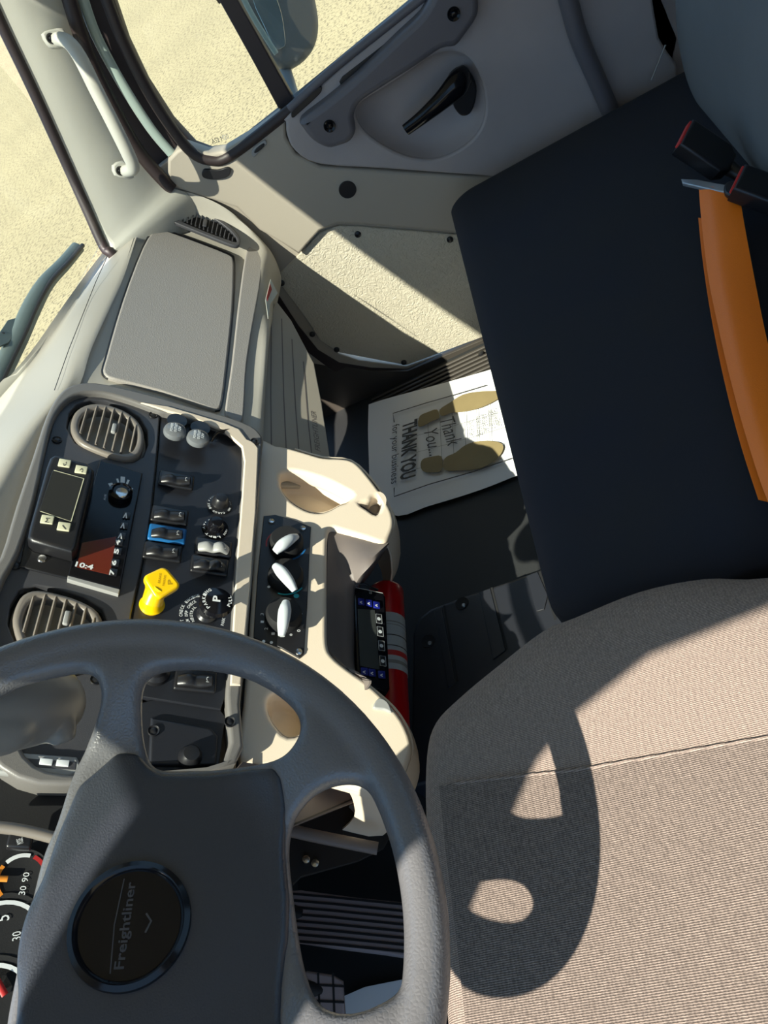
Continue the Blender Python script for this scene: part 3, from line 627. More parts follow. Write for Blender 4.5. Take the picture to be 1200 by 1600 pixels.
text('lettering', kc, WHT, DP, 'PARK', (347, 978), (350, 965), lift=.008, hgt=.004)
lathe('rotary_knob', DA, BLK, DP, (243, 1052), [(.018, 0), (.017, .006), (.012, .010), (.011, .018), (0, .019)], .008, 24)
lathe('rotary_knob', DA, BLK, DP, (297, 1183), [(.014, 0), (.013, .006), (.009, .012), (0, .013)], .010, 24)
# ---------- behind the wheel: cluster, hood, trim
plate('cluster_hood', DA, BLKM, DP, [(-160, 1150), (-20, 1180), (60, 1200), (160, 1200), (340, 1195), (330, 1260), (330, 1800), (-400, 1800), (-400, 1150)], lift=-.012, depth=.02, bevel=.002)
plate('trim_mask', DA, BEZ, DP, [(38, 1184), (120, 1190), (118, 1203), (40, 1198)], lift=.0165, depth=.003)
plate('trim_plate', DA, GREY, DP, [(-20, 1170), (40, 1176), (120, 1182), (130, 1200), (100, 1222), (40, 1212), (-20, 1206)], lift=.016, depth=.01, bevel=.003, label='grey plate with two lit marks')
for p in ((72, 1191), (98, 1193)): boxo('indicator', DA, WHT, DP, p, (.007, .013, .002), .0005, .016)
strip_ = sweep('cluster_edge', DA, VENTG, [DP.P(-40, 1290, .01), DP.P(20, 1295, .012), (DP.P(80, 1308, .012)), DP.P(140, 1330, .01), DP.P(300, 1420, .008)], .006)
boxo('cluster_button', DA, BLK, DP, (32, 1315), (.02, .024, .012), .003, .0)
text('icon', DA, WHT, DP, 'MODE', (32, 1319), (30, 1310), lift=.0125, hgt=.006)
def gauge(c, r, a0, a1, name, segs):
    g = lathe('gauge', DA, BLKM, DP, c, [(r * 1.15, 0), (r * 1.12, .004), (r, .003), (0, .003)], -.01, 36)
    u, v = DP.L(c[0], c[1], -.006)
    for (b0, b1, m) in segs:
        pts = [(u + r * .92 * math.cos(math.radians(b0 + (b1 - b0) * i / 12)), v + r * .92 * math.sin(math.radians(b0 + (b1 - b0) * i / 12))) for i in range(13)]
        finish(line_mesh(DP, pts, .004, -.0062, local=True), 'scale_arc', m, g)
    return g, (u, v)
g, (u, v) = gauge((33, 1372), .024, 0, 0, '', [(60, 140, ORGT), (-10, 50, WHT), (-120, -20, REDP)])
finish(joinm([text_mesh(DP, '90', (u - .004, v - .004), (u + .006, v - .004), -.0062, .006, local=True), text_mesh(DP, '30', (u - .016, v - .004), (u - .007, v - .004), -.0062, .006, local=True)]), 'numerals', WHT, g)
sweep('needle', g, ORGT, [DP.W(u - .002, v + .045, -.003), DP.W(u - .002, v + .012, -.003)], .003, .4, DP.n, 8, 1)
g, (u, v) = gauge((0, 1475), .040, 0, 0, '', [(-60, 70, WHT)])
finish(joinm([text_mesh(DP, '5', DP.L(4, 1440, -.006), DP.L(4, 1430, -.006), -.0062, .012, local=True), text_mesh(DP, '30', DP.L(26, 1470, -.006), DP.L(26, 1455, -.006), -.0062, .008, local=True)]), 'numerals', WHT, g)
g, (u, v) = gauge((-20, 1580), .040, 0, 0, '', [(-60, 70, WHT)])
sweep('needle', g, REDP, [DP.P(8, 1555, -.003), DP.P(-6, 1530, -.003)], .003, .4, DP.n, 8, 1)
# column shroud with its stalk
SC = root('column_shroud', 'pale grey steering column shroud and selector behind the wheel', 'column', U(60, 1150, 'y', .58))
fs = Fr(U(50, 1110, 'y', .60), (-.2, -.8, .6))
SHG = mat('shroud_grey', (.24, .24, .225), .36)
def yy(p, y): return U(p[0], p[1], 'y', y)
finish(remesh(joinm([sweep_mesh([yy((-120, 1120), .56), yy((-20, 1105), .56), yy((55, 1098), .565), yy((88, 1102), .57), (yy((108, 1106), .575))], [.042, .041, .038, .031, .016], n=24),
    sweep_mesh([yy((82, 1110), .555), yy((94, 1140), .55), yy((101, 1160), .55)], [.018, .015, .010]),
    sweep_mesh([yy((-120, 1150), .545), yy((0, 1140), .545), yy((38, 1138), .55)], [.024, .022, .014])]), .003, 5), 'shroud', SHG, SC, 60)
# lower dash panel (knee panel) under the driver's side and the ribbed panel on the passenger side
KP = Fr((0, .565, .475), (0, -.79, .61))
kn = plate('knee_panel', DA, TRIM, KP, [(398, 690), (420, 500), (432, 470), (455, 500), (491, 568), (503, 630), (516, 716), (470, 760), (400, 760)], lift=-.004, depth=.008, bevel=.002, label='ribbed tan knee panel')
for a, b in (((424, 500), (424, 697)), ((440, 498), (447, 700)), ((456, 530), (467, 705)), ((474, 565), (487, 710))):
    finish(line_mesh(KP, [a, (a[0] * .4 + b[0] * .6 - 1, a[1] * .4 + b[1] * .6), b], .0022, -.0038), 'rib', BRN, kn)
text('lettering', kn, BRN, KP, 'FREIGHTLINER', (497, 708), (489, 640), lift=-.004, hgt=.010, shear=.3)
# warning tag
WG = Fr(U(424, 465, 'y', .55), (0, -.8, .3))
wt = plate('warning_tag', None, LBLW, WG, [(423, 436), (434, 458), (422, 476), (419, 498), (415, 468)], lift=.004, depth=.0012, bevel=.0003)
tag(wt, 'small white and red warning tag hanging from the dash lip', 'tag')
plate('red_print', wt, REDP, WG, [(422, 443), (425, 452), (418, 470), (417, 464)], lift=.0046, depth=.0004, bevel=0)
KD = Fr((0, .52, .42), (0, -.93, .36))
plate('lower_cover', DA, BRN, KD, [(380, 1190), (600, 1225), (588, 1240), (462, 1290), (300, 1420), (200, 1400)], lift=0, depth=.006, bevel=.001)
finish(line_mesh(KD, [(586, 1233), (520, 1262), (450, 1292)], .002, .001), 'seam', BLK, DA)
# ================================================================== CENTRE CONSOLE
CO = root('centre_console', 'cream centre console with climate controls and cup holders', 'console', (.45, .5, .3))
cup1 = [(437, 748), (440, 738), (455, 735), (480, 740), (510, 750), (538, 764), (551, 773), (543, 783), (530, 788), (515, 796), (498, 800), (478, 796), (455, 782), (441, 765)]
cup2 = [(420, 1088), (436, 1080), (462, 1088), (480, 1110), (478, 1140), (450, 1150), (428, 1130), (418, 1108)]
slot = [(577, 782), (583, 775), (592, 773), (597, 780), (594, 795), (587, 803), (574, 795), (562, 786)]
hv = [(412, 806), (430, 804), (460, 812), (486, 823), (484, 860), (480, 950), (475, 1022), (468, 1028), (440, 1012), (396, 996), (402, 900)]
cc = [(404, 692), (430, 695), (452, 699), (480, 707), (505, 714), (530, 715), (548, 718), (562, 727), (580, 748), (600, 775), (612, 797), (616, 815), (612, 832), (600, 848), (572, 840), (535, 829), (518, 825), (512, 838), (511, 880), (511, 960), (512, 1005), (520, 1024), (545, 1045), (575, 1066), (605, 1094), (630, 1125), (644, 1160), (640, 1190), (610, 1240), (560, 1230), (450, 1200), (375, 1192), (380, 1100), (392, 950), (400, 800)]
plate('console_top', CO, CONS, CP, cc, [cup1, cup2, slot], lift=0, depth=.03, bevel=.007, bres=5, smooth=3, label='cream upper shell')
finish(dish_mesh(CP, cup1, -.006, .045, .7), 'cup_holder', CONS, CO)
finish(dish_mesh(CP, cup2, -.006, .045, .7), 'cup_holder', CONS, CO)
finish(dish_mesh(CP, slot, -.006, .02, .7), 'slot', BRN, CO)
# inner side wall of the recess between the two arms
T = [(604, 845), (560, 836), (518, 825), (512, 860), (511, 940), (512, 1005), (530, 1032), (565, 1058)]
Bq = [((606, 852), .395), ((578, 885), .42), ((560, 905), .445), ((554, 925), .46), ((554, 980), .465), ((554, 1040), .465), ((562, 1062), .45), ((580, 1068), .42)]
T3 = [CP.P(*p, -.008) for p in T]; B3 = [U(*p, 'y', y) for p, y in Bq]
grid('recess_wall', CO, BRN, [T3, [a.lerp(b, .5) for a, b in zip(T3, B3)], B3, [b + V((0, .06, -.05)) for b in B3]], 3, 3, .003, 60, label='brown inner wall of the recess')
# outer skirts of both arms
for nm, TT in (('side_skirt', [(460, 702), (505, 715), (548, 720), (580, 750), (604, 785), (614, 812), (611, 832), (602, 850)]), ('side_skirt', [(560, 1060), (605, 1097), (628, 1125), (642, 1160), (638, 1188), (608, 1238), (540, 1228)])):
    t3 = [CP.P(*p, -.012) for p in TT]
    grid(nm, CO, CONS, [t3, [p + V((0, .008, -.03)) for p in t3], [p + V((0, .04, -.09)) for p in t3], [p + V((0, .09, -.13)) for p in t3]], 3, 3, .003, 60)
plate('grey_insert', CO, GREY, CP, [(583, 1105), (592, 1090), (606, 1096), (612, 1112), (600, 1108)], lift=.004, depth=.008, bevel=.002, smooth=3)
# climate panel
hp = plate('climate_panel', CO, BLK, CP, hv, lift=.003, depth=.008, bevel=.001, label='black climate control panel')
for p in ((424, 815), (473, 826), (467, 1019)): lathe('screw', hp, CHROME, CP, p, [(.005, 0), (.0045, .002), (.002, .001), (0, .001)], .003, 14)
for (c, a, b, m) in (((447, 851), (430, 862), (464, 836), 0), ((446, 903), (430, 884), (461, 921), 1), ((443, 965), (447, 941), (440, 992), 2)):
    k = lathe('climate_knob', CO, BLKM, CP, c, [(.026, 0), (.025, .012), (.022, .018), (0, .018)], .003, 30)
    pa, pb = CP.P(*a, .029), CP.P(*b, .029)
    sweep('pointer', k, DASHW, [pa, pa.lerp(pb, .3) + CP.n * .003, pa.lerp(pb, .7) + CP.n * .002, pb - CP.n * .003], [.0055, .0088, .0078, .0045], .9, CP.n, 16)
u, v = CP.L(447, 851, .003)
ar = lambda c, r, b0, b1: [(c[0] + r * math.cos(math.radians(b0 + (b1 - b0) * i / 14)), c[1] + r * math.sin(math.radians(b0 + (b1 - b0) * i / 14))) for i in range(15)]
finish(line_mesh(CP, ar((u, v), .0295, 100, 20), .002, .0032, local=True), 'red_scale', REDP, hp)
finish(line_mesh(CP, ar((u, v), .0295, 200, 255), .0025, .0032, local=True), 'blue_scale', BLUE, hp)
u, v = CP.L(446, 903, .003)
finish(line_mesh(CP, ar((u, v), .0295, 160, 235), .002, .0032, local=True), 'cyan_scale', CYAN, hp)
lathe('indicator', hp, CYAN, CP, (463, 931), [(.004, 0), (.003, .001), (0, .001)], .003, 12)
u, v = CP.L(443, 965, .003); ms = []
for i, s_ in enumerate('0*1-2-3'):
    a = math.radians(225 - i * 24); q = (u + .030 * math.cos(a), v + .030 * math.sin(a)); ms.append(text_mesh(CP, s_, (q[0] - .002, q[1]), (q[0] + .002, q[1]), .003, .0045, local=True))
for p in ((466, 897), (470, 959), (422, 899), (424, 1004), (412, 1002), (420, 917)): lathe('indicator_dot', hp, WHT, CP, p, [(.0022, .0002), (0, .0004)], .003, 10)
finish(joinm(ms), 'markings', WHT, hp)
# ================================================================== RADIO AND DISPLAY
RF_ = Fr(DP.P(165, 820, .018), DP.n, (1, 0, 0))
R0 = root('car_radio', 'glossy black radio with round volume knob between the two vents', 'radio', RF_.p0)
rd = [(156, 718), (223, 739), (188, 921), (106, 899), (118, 850)]
plate('radio_face', R0, BLKG, DP, rd, lift=.018, depth=.014, bevel=.002)
plate('lower_edge', R0, GREY, DP, [(106, 899), (188, 920), (185, 928), (105, 905)], lift=.017, depth=.012, bevel=.001)
plate('display', R0, MAROON, DP, [(128, 848), (182, 838), (172, 898), (120, 886)], lift=.0185, depth=.002, bevel=.0003, label='dark red tinted display')
text('display_text', R0, WHT, DP, '10:4', (117, 881), (147, 887), lift=.0186, hgt=.0085, bold=.03)
kn_ = lathe('volume_knob', R0, BLKG, DP, (188, 774), [(.0165, 0), (.016, .010), (.012, .013), (.010, .011), (0, .011)], .018, 32)
lathe('knob_centre', kn_, CHROME, DP, (190, 770), [(.009, 0), (.008, .002), (.004, .001), (0, .0)], .0295, 24)
for i, (a, b) in enumerate((((172, 755), (180, 770)), ((192, 745), (191, 762)), ((205, 762), (198, 772)), ((183, 748), (185, 755)), ((201, 750), (198, 757)))):
    finish(line_mesh(DP, [a, b], .006 if i < 3 else .003, .0183), 'marking', DASHW, R0)
for i, p in enumerate(((198, 806), (194, 822), (190, 838), (186, 848), (184, 862), (180, 880), (177, 895))):
    b_ = boxo('radio_button', R0, BLK, DP, p, (.011, .010, .002), .0005, .018)
    finish(text_mesh(DP, str(i + 1) if i > 2 else '>', (p[0] - 3, p[1] + 4), (p[0] - 1, p[1] - 5), .0203, .006, .04), 'button_mark', WHT, b_)
text('radio_legend', R0, WHT, DP, 'AUX', (163, 782), (165, 772), lift=.018, hgt=.003)
MF = Fr(DP.P(95, 780, .045), DP.n + V((-.08, 0, .05)), (1, 0, 0))
M0 = root('display_unit', 'small black display unit with four cream keys mounted left of the radio', 'display', MF.p0)
plate('housing', M0, BLK, MF, [(86, 709), (136, 722), (147, 733), (146, 745), (120, 855), (112, 862), (50, 845), (43, 838), (46, 822), (72, 730), (78, 714)], lift=0, depth=.028, bevel=.006, bres=4)
plate('screen', M0, SCRN, MF, [(82, 735), (131, 749), (111, 815), (61, 798)], lift=.001, depth=.003, bevel=.0005)
finish(line_mesh(MF, [(84, 735), (131, 748), (111, 815), (63, 799)], .0012, .0012), 'screen_edge', KEYC, M0)
for p, t in (((101, 725), '<-'), ((127, 735), '->'), ((74, 813), 'M'), ((100, 824), '/')):
    k = boxo('key', M0, KEYC, MF, p, (.013, .0155, .003), .001, 0, label='cream key'); u, v = MF.L(*p, .003)
    finish(text_mesh(MF, t, (u - .004, v), (u + .004, v), .0031, .005, local=True), 'key_mark', INK, k)
plate('bracket', M0, BLK, DP, [(40, 838), (125, 862), (112, 905), (30, 885)], lift=.013, depth=.006, bevel=.002)
plate('bracket_lip', M0, KEYC, DP, [(48, 842), (104, 857), (102, 864), (46, 849)], lift=.022, depth=.008, bevel=.002, label='cream edge below the display')
lathe('bracket_screw', M0, CHROME, DP, (66, 873), [(.006, 0), (.005, .002), (0, .003)], .013, 16)
# ================================================================== STEERING WHEEL
SW = root('steering_wheel', 'black leather four-spoke truck steering wheel', 'steering wheel', WC)
WCX = .008                                   # centre line of hub, pad and spokes
def sink(u, v):
    r = math.hypot(u - WCX * .5, v); t = min(1, max(0, (r - .118) / (.198 - .118))); return -.040 * (1 - t * t * (3 - 2 * t))
def WL(px, py, up_=0):
    h = -.02
    for _ in range(14): u, v = WF.L(px, py, h + up_); h = .5 * h + .5 * sink(u, v)
    return (u, v)
def dishm(me):
    inv = WF.mat().inverted(); me.transform(inv)
    for q in me.vertices: q.co.z += sink(q.co.x, q.co.y)
    me.transform(WF.mat()); return me
def refine(outer, holes):
    """flat slab of the outline, finely meshed so it can be dished"""
    me = plate_mesh(WF, outer, holes, lift=.009, depth=.022, bevel=.008, local=True, bres=3)
    return remesh(me, .004, 0)
def msym(L): return [(2 * WCX - x, y) for x, y in reversed(L)]
ABp = [(225, 1060), (240, 1046), (280, 1038), (340, 1041), (400, 1058), (450, 1092), (469, 1122), (464, 1152), (440, 1178), (400, 1190), (300, 1200), (252, 1200), (233, 1187), (223, 1150), (220, 1095)]
AB = [WL(*p, .005) for p in ABp]; ABm = msym(AB)
BCp = [(452, 1330), (458, 1285), (472, 1258), (500, 1232), (540, 1219), (574, 1226), (598, 1260), (619, 1330), (634, 1420), (637, 1500), (630, 1540), (604, 1560), (565, 1578), (530, 1580), (500, 1566), (484, 1535), (470, 1480), (459, 1400)]
BC = [WL(*p, .005) for p in BCp]
TRp = [(-300, 1165), (-150, 1115), (0, 1078), (60, 1055), (118, 1044), (146, 1050), (156, 1078), (150, 1112), (130, 1170), (110, 1212), (85, 1290), (60, 1352), (36, 1475)]
TR = [WL(*p, .005) for p in TRp]
TR = [p for p in TR if p[0] > WCX + .004]; TP = TR + msym(TR)
TP = [(WCX, .194)] + [(.06, .186), (.112, .160)] + [p for p in TR if p[1] < .14] + [p for p in msym([p for p in TR if p[1] < .14])] + [(2 * WCX - .112, .160), (2 * WCX - .06, .186)]
N = 72
outc = [(.214 * math.cos(2 * math.pi * i / N), .214 * math.sin(2 * math.pi * i / N)) for i in range(N)]
sm = lambda L: [(q.x, q.y) for q in catmull(L, 3, True)]
pm = dishm(refine(outc, [sm(AB), sm(ABm), sm(BC), sm(TP)]))
tor = bpy.data.meshes.new('tor'); bm = bmesh.new(); rg = []
for i in range(96):
    a = 2 * math.pi * i / 96; c = V((math.cos(a), math.sin(a)))
    rg.append([bm.verts.new(WF.W(c.x * (.2200 + .0155 * math.cos(b)), c.y * (.2200 + .0155 * math.cos(b)), .0165 * math.sin(b))) for b in [2 * math.pi * k / 16 for k in range(16)]])
for i in range(96):
    for k in range(16): bm.faces.new((rg[i][k], rg[(i + 1) % 96][k], rg[(i + 1) % 96][(k + 1) % 16], rg[i][(k + 1) % 16]))
bmesh.ops.recalc_face_normals(bm, faces=bm.faces); bm.to_mesh(tor); bm.free()
hub = lathe_mesh(WF, (WCX, -.03), [(0, -.10), (.05, -.10), (.06, -.06), (.06, -.04), (0, -.04)], 0, 40, local=True)
finish(remesh(joinm([pm, tor, hub]), .0028, 12), 'rim', WHEEL, SW, 60, label='black leather rim and spokes')
padp = [(30, 1500), (60, 1380), (88, 1300), (120, 1225), (180, 1172), (215, 1172), (228, 1190), (250, 1206), (300, 1206), (400, 1196), (428, 1194), (442, 1212), (448, 1250), (446, 1330), (453, 1400), (462, 1470)]
pd_ = [WL(*p, .012) for p in padp]
pd_ = [p for p in pd_ if p[0] > WCX]
pd_ = pd_ + msym(pd_)
pdm = dishm(remesh(plate_mesh(WF, pd_, lift=.014, depth=.018, bevel=.007, local=True, bres=4), .003, 0))
dome = lathe_mesh(WF, (WCX, -.035), [(0, -.040), (.088, -.040), (.086, -.030), (.075, -.0265), (.055, -.025), (.03, -.0245), (0, -.024)], 0, 48, local=True)
finish(remesh(joinm([pdm, dome]), .0024, 12), 'horn_pad', WPAD, SW, 60, label='dark horn pad')
HB = -.0235
bc = WF.L(203, 1444, HB); bc = (bc[0], bc[1])
lathe('badge_ring', SW, BLKG, WF, bc, [(.0300, -.004), (.0405, -.001), (.0400, .0025), (.0365, .0042), (.0345, .0025), (.0335, .0005), (0, .0003)], HB, 56, local=True)
finish(text_mesh(WF, 'Freightliner', (bc[0] - .029, bc[1] + .002), (bc[0] + .029, bc[1] + .002), HB + .0003, .0085, .02, local=True, th=.0005), 'badge_lettering', BEZ, SW)
finish(line_mesh(WF, [(bc[0] - .029, bc[1] + .008), (bc[0], bc[1] + .010), (bc[0] + .029, bc[1] + .008)], .0008, HB + .0006, local=True), 'badge_mark', BEZ, SW)
finish(line_mesh(WF, [(bc[0] - .006, bc[1] - .011), (bc[0] + .001, bc[1] - .014), (bc[0] + .006, bc[1] - .010)], .0014, HB + .0006, local=True), 'badge_mark', BEZ, SW)
sweep('steering_shaft', SC, BLKM, [WC + V((.002, .02, -.05)), WC + V((.002, .12, -.22)), WC + V((.002, .26, -.50))], [.045, .05, .04])
# ================================================================== SEATS
def cushion_mesh(outl, ztop, edge, zbot, crown=.0, pw=9, n=40):
    bm = bmesh.new(); cx = sum(p[0] for p in outl) / len(outl); cy = sum(p[1] for p in outl) / len(outl)
    rings = []
    rs = [0.02 + .98 * (1 - (1 - i / 26) ** 1.6) for i in range(27)]
    for r in rs:
        z = ztop - edge * r ** pw + crown * (1 - r * r)
        rings.append([bm.verts.new((cx + (x - cx) * r, cy + (y - cy) * r, z)) for x, y in outl])
    for s, z in ((1.004, ztop - edge * 1.35), (1.0, (ztop + zbot) / 2), (.985, zbot)):
        rings.append([bm.verts.new((cx + (x - cx) * s, cy + (y - cy) * s, z)) for x, y in outl])
    N = len(outl)
    for a, b in zip(rings, rings[1:]):
        for i in range(N): bm.faces.new((a[i], a[(i + 1) % N], b[(i + 1) % N], b[i]))
    bm.faces.new(rings[0]); bm.faces.new(rings[-1]); bmesh.ops.recalc_face_normals(bm, faces=bm.faces)
    me = bpy.data.meshes.new('cu'); bm.to_mesh(me); bm.free(); return me
def rrect(x0, x1, y0, y1, r, k=10):
    out = []
    for cx, cy, a in ((x1 - r[0], y1 - r[0], 0), (x0 + r[1], y1 - r[1], 90), (x0 + r[2], y0 + r[2], 180), (x1 - r[3], y0 + r[3], 270)):
        rr = r[(a // 90)]
        for i in range(k + 1):
            t = math.radians(a + 90 * i / k); out.append((cx + rr * math.cos(t), cy + rr * math.sin(t)))
    # subdivide long sides
    o2 = []
    for i, p in enumerate(out):
        q = out[(i + 1) % len(out)]; d = math.dist(p, q); m = max(1, int(d / .03))
        for j in range(m): o2.append((p[0] + (q[0] - p[0]) * j / m, p[1] + (q[1] - p[1]) * j / m))
    return o2
DS = root('driver_seat', 'tan ribbed cloth driver seat with the wheel shadow on it', 'seat', (0, 0, .05))
zs = .462
right = [U(x, y, 'z', zs) for x, y in ((1200, 903), (1100, 905), (1000, 925), (900, 965), (850, 986), (780, 1040), (720, 1090), (682, 1130), (668, 1180), (667, 1280), (680, 1400), (692, 1480))]
rp = [(p.x, p.y) for p in right]
full = [(.262, -.30), (.262, -.18)] + rp
left = [(-x + .0, y) for x, y in reversed(full) if x > .02]
ol_ = [(q.x, q.y) for q in catmull(full + left, 4, True)]
finish(cushion_mesh(ol_, .500, .038, .34, 0, 14), 'seat_cushion', FAB1, DS, 70, label='tan ribbed cushion with bolsters')
_c = (sum(p[0] for p in ol_) / len(ol_), sum(p[1] for p in ol_) / len(ol_))
_pol = sorted((math.atan2(y - _c[1], x - _c[0]), math.hypot(x - _c[0], y - _c[1])) for x, y in ol_)
def seat_z(x, y):
    a = math.atan2(y - _c[1], x - _c[0]); k = min(_pol, key=lambda q: abs(q[0] - a)); r = min(1, math.hypot(x - _c[0], y - _c[1]) / k[1]); return .500 - .038 * r ** 14
def halfw(y): return .112 + .016 * min(1, max(0, (y + .02) / .18)) + .012 * max(0, (y - .16) / .08)
rows = []
for i in range(42):
    y = -.32 + i * .62 / 41; hw = halfw(y); rows.append([V((hw * t / 10, y, seat_z(hw * t / 10, y) + .0022)) for t in range(-10, 11)])
grid('centre_insert', DS, FAB2, rows, 1, 1, .003, 60, label='darker ribbed centre of the cushion')
finish(sweep_mesh([V((halfw(y), y, seat_z(halfw(y), y) + .0014)) for y in [-.32 + i * .03 for i in range(21)]], .0016, n=8, sm=2), 'seam', FAB1, DS)
finish(cushion_mesh(rrect(-.2, .2, -.22, .2, (.05,) * 4), .34, .02, .03), 'seat_base', BLKM, DS, 50)
# bench
BS = root('bench_seat', 'dark navy black passenger bench seat in the shade', 'seat', (.85, -.1, .0))
finish(cushion_mesh(rrect(.315, 1.352, -.38, .162, (.055, .05, .04, .04)), .448, .022, .27, 0, 18), 'seat_cushion', NAVYSEAT, BS, 70, label='dark navy bench cushion')
BB = Fr((0, -.275, .42), (0, .985, .17), (-1, 0, 0))
bk = rrect(-1.335, -.36, 0, .62, (.1, .1, .12, .12))
bb = [(u, v) for u, v in bk]
def pillow(fr, outl, thick, edge):
    bm = bmesh.new(); cx = sum(p[0] for p in outl) / len(outl); cy = sum(p[1] for p in outl) / len(outl); rings = []
    for i in range(22):
        r = .02 + .98 * (1 - (1 - i / 21) ** 1.6)
        rings.append([bm.verts.new(fr.W(cx + (x - cx) * r, cy + (y - cy) * r, -edge * r ** 10)) for x, y in outl])
    rings.append([bm.verts.new(fr.W(x, y, -thick)) for x, y in outl])
    for a, b in zip(rings, rings[1:]):
        for i in range(len(outl)): bm.faces.new((a[i], a[(i + 1) % len(outl)], b[(i + 1) % len(outl)], b[i]))
    bm.faces.new(rings[0]); bm.faces.new(rings[-1]); bmesh.ops.recalc_face_normals(bm, faces=bm.faces)
    me = bpy.data.meshes.new('p'); bm.to_mesh(me); bm.free(); return me
finish(pillow(BB, bb, .12, .04), 'backrest', GREYSEAT, BS, 70, label='grey fabric backrest')
finish(cushion_mesh(rrect(.36, 1.32, -.36, .08, (.03,) * 4), .27, .01, .0), 'seat_base', BLKM, BS, 50)
# ---------- belts
SBF = Fr((0, 0, .452), (0, 0, 1))
def buckle(name, label, a, b, h0, h1, wd, th, grp=None):
    """buckle body from a (button end) to b (stalk end)"""
    r = root('seat_belt_buckle', label, 'buckle', U(*b, 'z', .452))
    A, B = U(*a, 'z', h0), U(*b, 'z', h1); t = (B - A).normalized(); upv = V((0, 0, 1)); s = t.cross(upv).normalized(); n = s.cross(t)
    f = Fr((A + B) / 2, n, t); L = (B - A).length
    body = [(-L / 2, -wd / 2), (L / 2 - .012, -wd / 2), (L / 2, -wd * .28), (L / 2, wd * .28), (L / 2 - .012, wd / 2), (-L / 2, wd / 2)]
    plate('buckle_body', r, BLK, f, body, lift=th / 2, depth=th, bevel=.005, local=True, bres=3)
    f2 = Fr(A - t * .0005, -t, s)
    plate('release_button', r, REDB, f2, [(-wd * .42, -th * .05), (wd * .42, -th * .05), (wd * .42, th * .38), (-wd * .42, th * .38)], lift=.002, depth=.006, bevel=.001, local=True, label='red release button')
    return r, f, t, B
r1, f1, t1, B1 = buckle('a', 'upright black seat belt buckle with red button, empty, on the bench', (1066, 214), (1138, 262), .545, .485, .056, .026)
sweep('stalk', r1, BLK, [B1, U(1158, 275, 'z', .478), U(1185, 292, 'z', .465), U(1230, 320, 'z', .45)], [.011, .009, .009, .009])
r2, f2_, t2, B2 = buckle('b', 'black seat belt buckle holding the orange belt tongue', (1150, 285), (1225, 312), .515, .480, .05, .026)
sweep('stalk', r2, BLK, [B2, U(1260, 325, 'z', .46)], [.012, .010])
SBt = root('seat_belt', 'bright orange seat belt webbing lying across the bench', 'seat belt', U(1115, 480, 'z', .452))
Lp = [(1092, 296), (1096, 345), (1106, 430), (1122, 510), (1143, 600), (1168, 690), (1200, 785), (1250, 900)]
Rp = [(1155, 300), (1163, 350), (1178, 430), (1196, 520), (1218, 610), (1245, 700), (1280, 800), (1330, 900)]
zz = [.497, .490, .478, .474, .474, .476, .474, .470]
rows = []
for l, r, z in zip(Lp, Rp, zz):
    a, b = U(*l, 'z', z), U(*r, 'z', z); rows.append([a, a.lerp(b, .3) + V((0, 0, .006)), a.lerp(b, .7) + V((0, 0, .004)), b])
grid('webbing', SBt, ORG, rows, 4, 5, .0015, 60, label='orange webbing')
Lq = [(1094, 340), (1100, 400), (1110, 470), (1124, 545), (1142, 625), (1162, 700), (1188, 780)]
rows = [[U(x - 3, y, 'z', z - .010), U(x + 20, y + 5, 'z', z - .012)] for (x, y), z in zip(Lq, zz[1:])]
grid('webbing', SBt, ORG, rows, 4, 5, .0015, 60)
tg = Fr(U(1110, 288, 'z', .503), (0, 0, 1), (1, 0, 0))
plate('tongue', SBt, STEEL, tg, [(1064, 279), (1066, 286), (1120, 298), (1150, 302), (1152, 291), (1120, 286), (1090, 280)], lift=0, depth=.006, bevel=.0015, label='grey metal belt tongue')
plate('tongue_cover', SBt, BLK, tg, [(1135, 284), (1150, 282), (1168, 296), (1160, 305), (1135, 303), (1130, 294)], lift=.003, depth=.010, bevel=.003, smooth=3)
# ================================================================== FOOTWELL THINGS
PF = Fr((0, 0, .012), (0, 0, 1))
PM = root('paper_floor_mat', 'white paper floor mat printed THANK YOU with two shoe soles', 'floor mat', U(700, 700, 'z', .009))
po_ = [(576, 632), (600, 622), (660, 607), (700, 597), (765, 579), (800, 570), (870, 720), (806, 743), (760, 760), (690, 783), (622, 806), (612, 780), (577, 745)]
L = [U(*p, 'z', .012) for p in po_]
bm = bmesh.new()
TL, TRr, BR_, BL = U(576, 632, 'z', .012), U(765, 577, 'z', .012), U(812, 742, 'z', .012), U(577, 740, 'z', .012)
# sheet: grid of points with a soft curl
px_rows = [[(576, 632), (600, 624), (640, 613), (680, 602), (720, 591), (765, 578), (800, 568)],
           [(575, 670), (602, 666), (645, 655), (690, 644), (735, 633), (780, 622), (815, 612)],
           [(576, 710), (604, 708), (650, 698), (700, 687), (745, 677), (792, 666), (830, 656)],
           [(577, 745), (606, 750), (655, 742), (708, 730), (755, 720), (803, 708), (845, 698)],
           [(577, 790), (622, 806), (665, 792), (715, 777), (765, 760), (810, 742), (855, 728)]]
zr = [[.010 + .006 * max(0, 1 - i) + (.004 if j == 0 else 0) for i in range(7)] for j in range(5)]
grid('sheet', PM, PAPER, [[U(*p, 'z', zr[j][i]) for i, p in enumerate(r)] for j, r in enumerate(px_rows)], 3, 3, .0008, 60, label='white paper sheet')
PL = .0052
def ptext(s, a, b, h, m=INK, bold=.01, sh=0): return finish(text_mesh(PF, s, a, b, PL, h, bold, sh), 'printed_text', m, PM)
ptext('THANK YOU', (641, 654), (637, 752), .042, bold=.035)
ptext('for your business', (617, 660), (615, 760), .026, bold=0)
ptext('Thank', (697, 652), (712, 697), .036, m=INK, sh=.5, bold=-.005)
ptext('You...', (672, 670), (682, 710), .034, m=INK, sh=.5, bold=-.005)
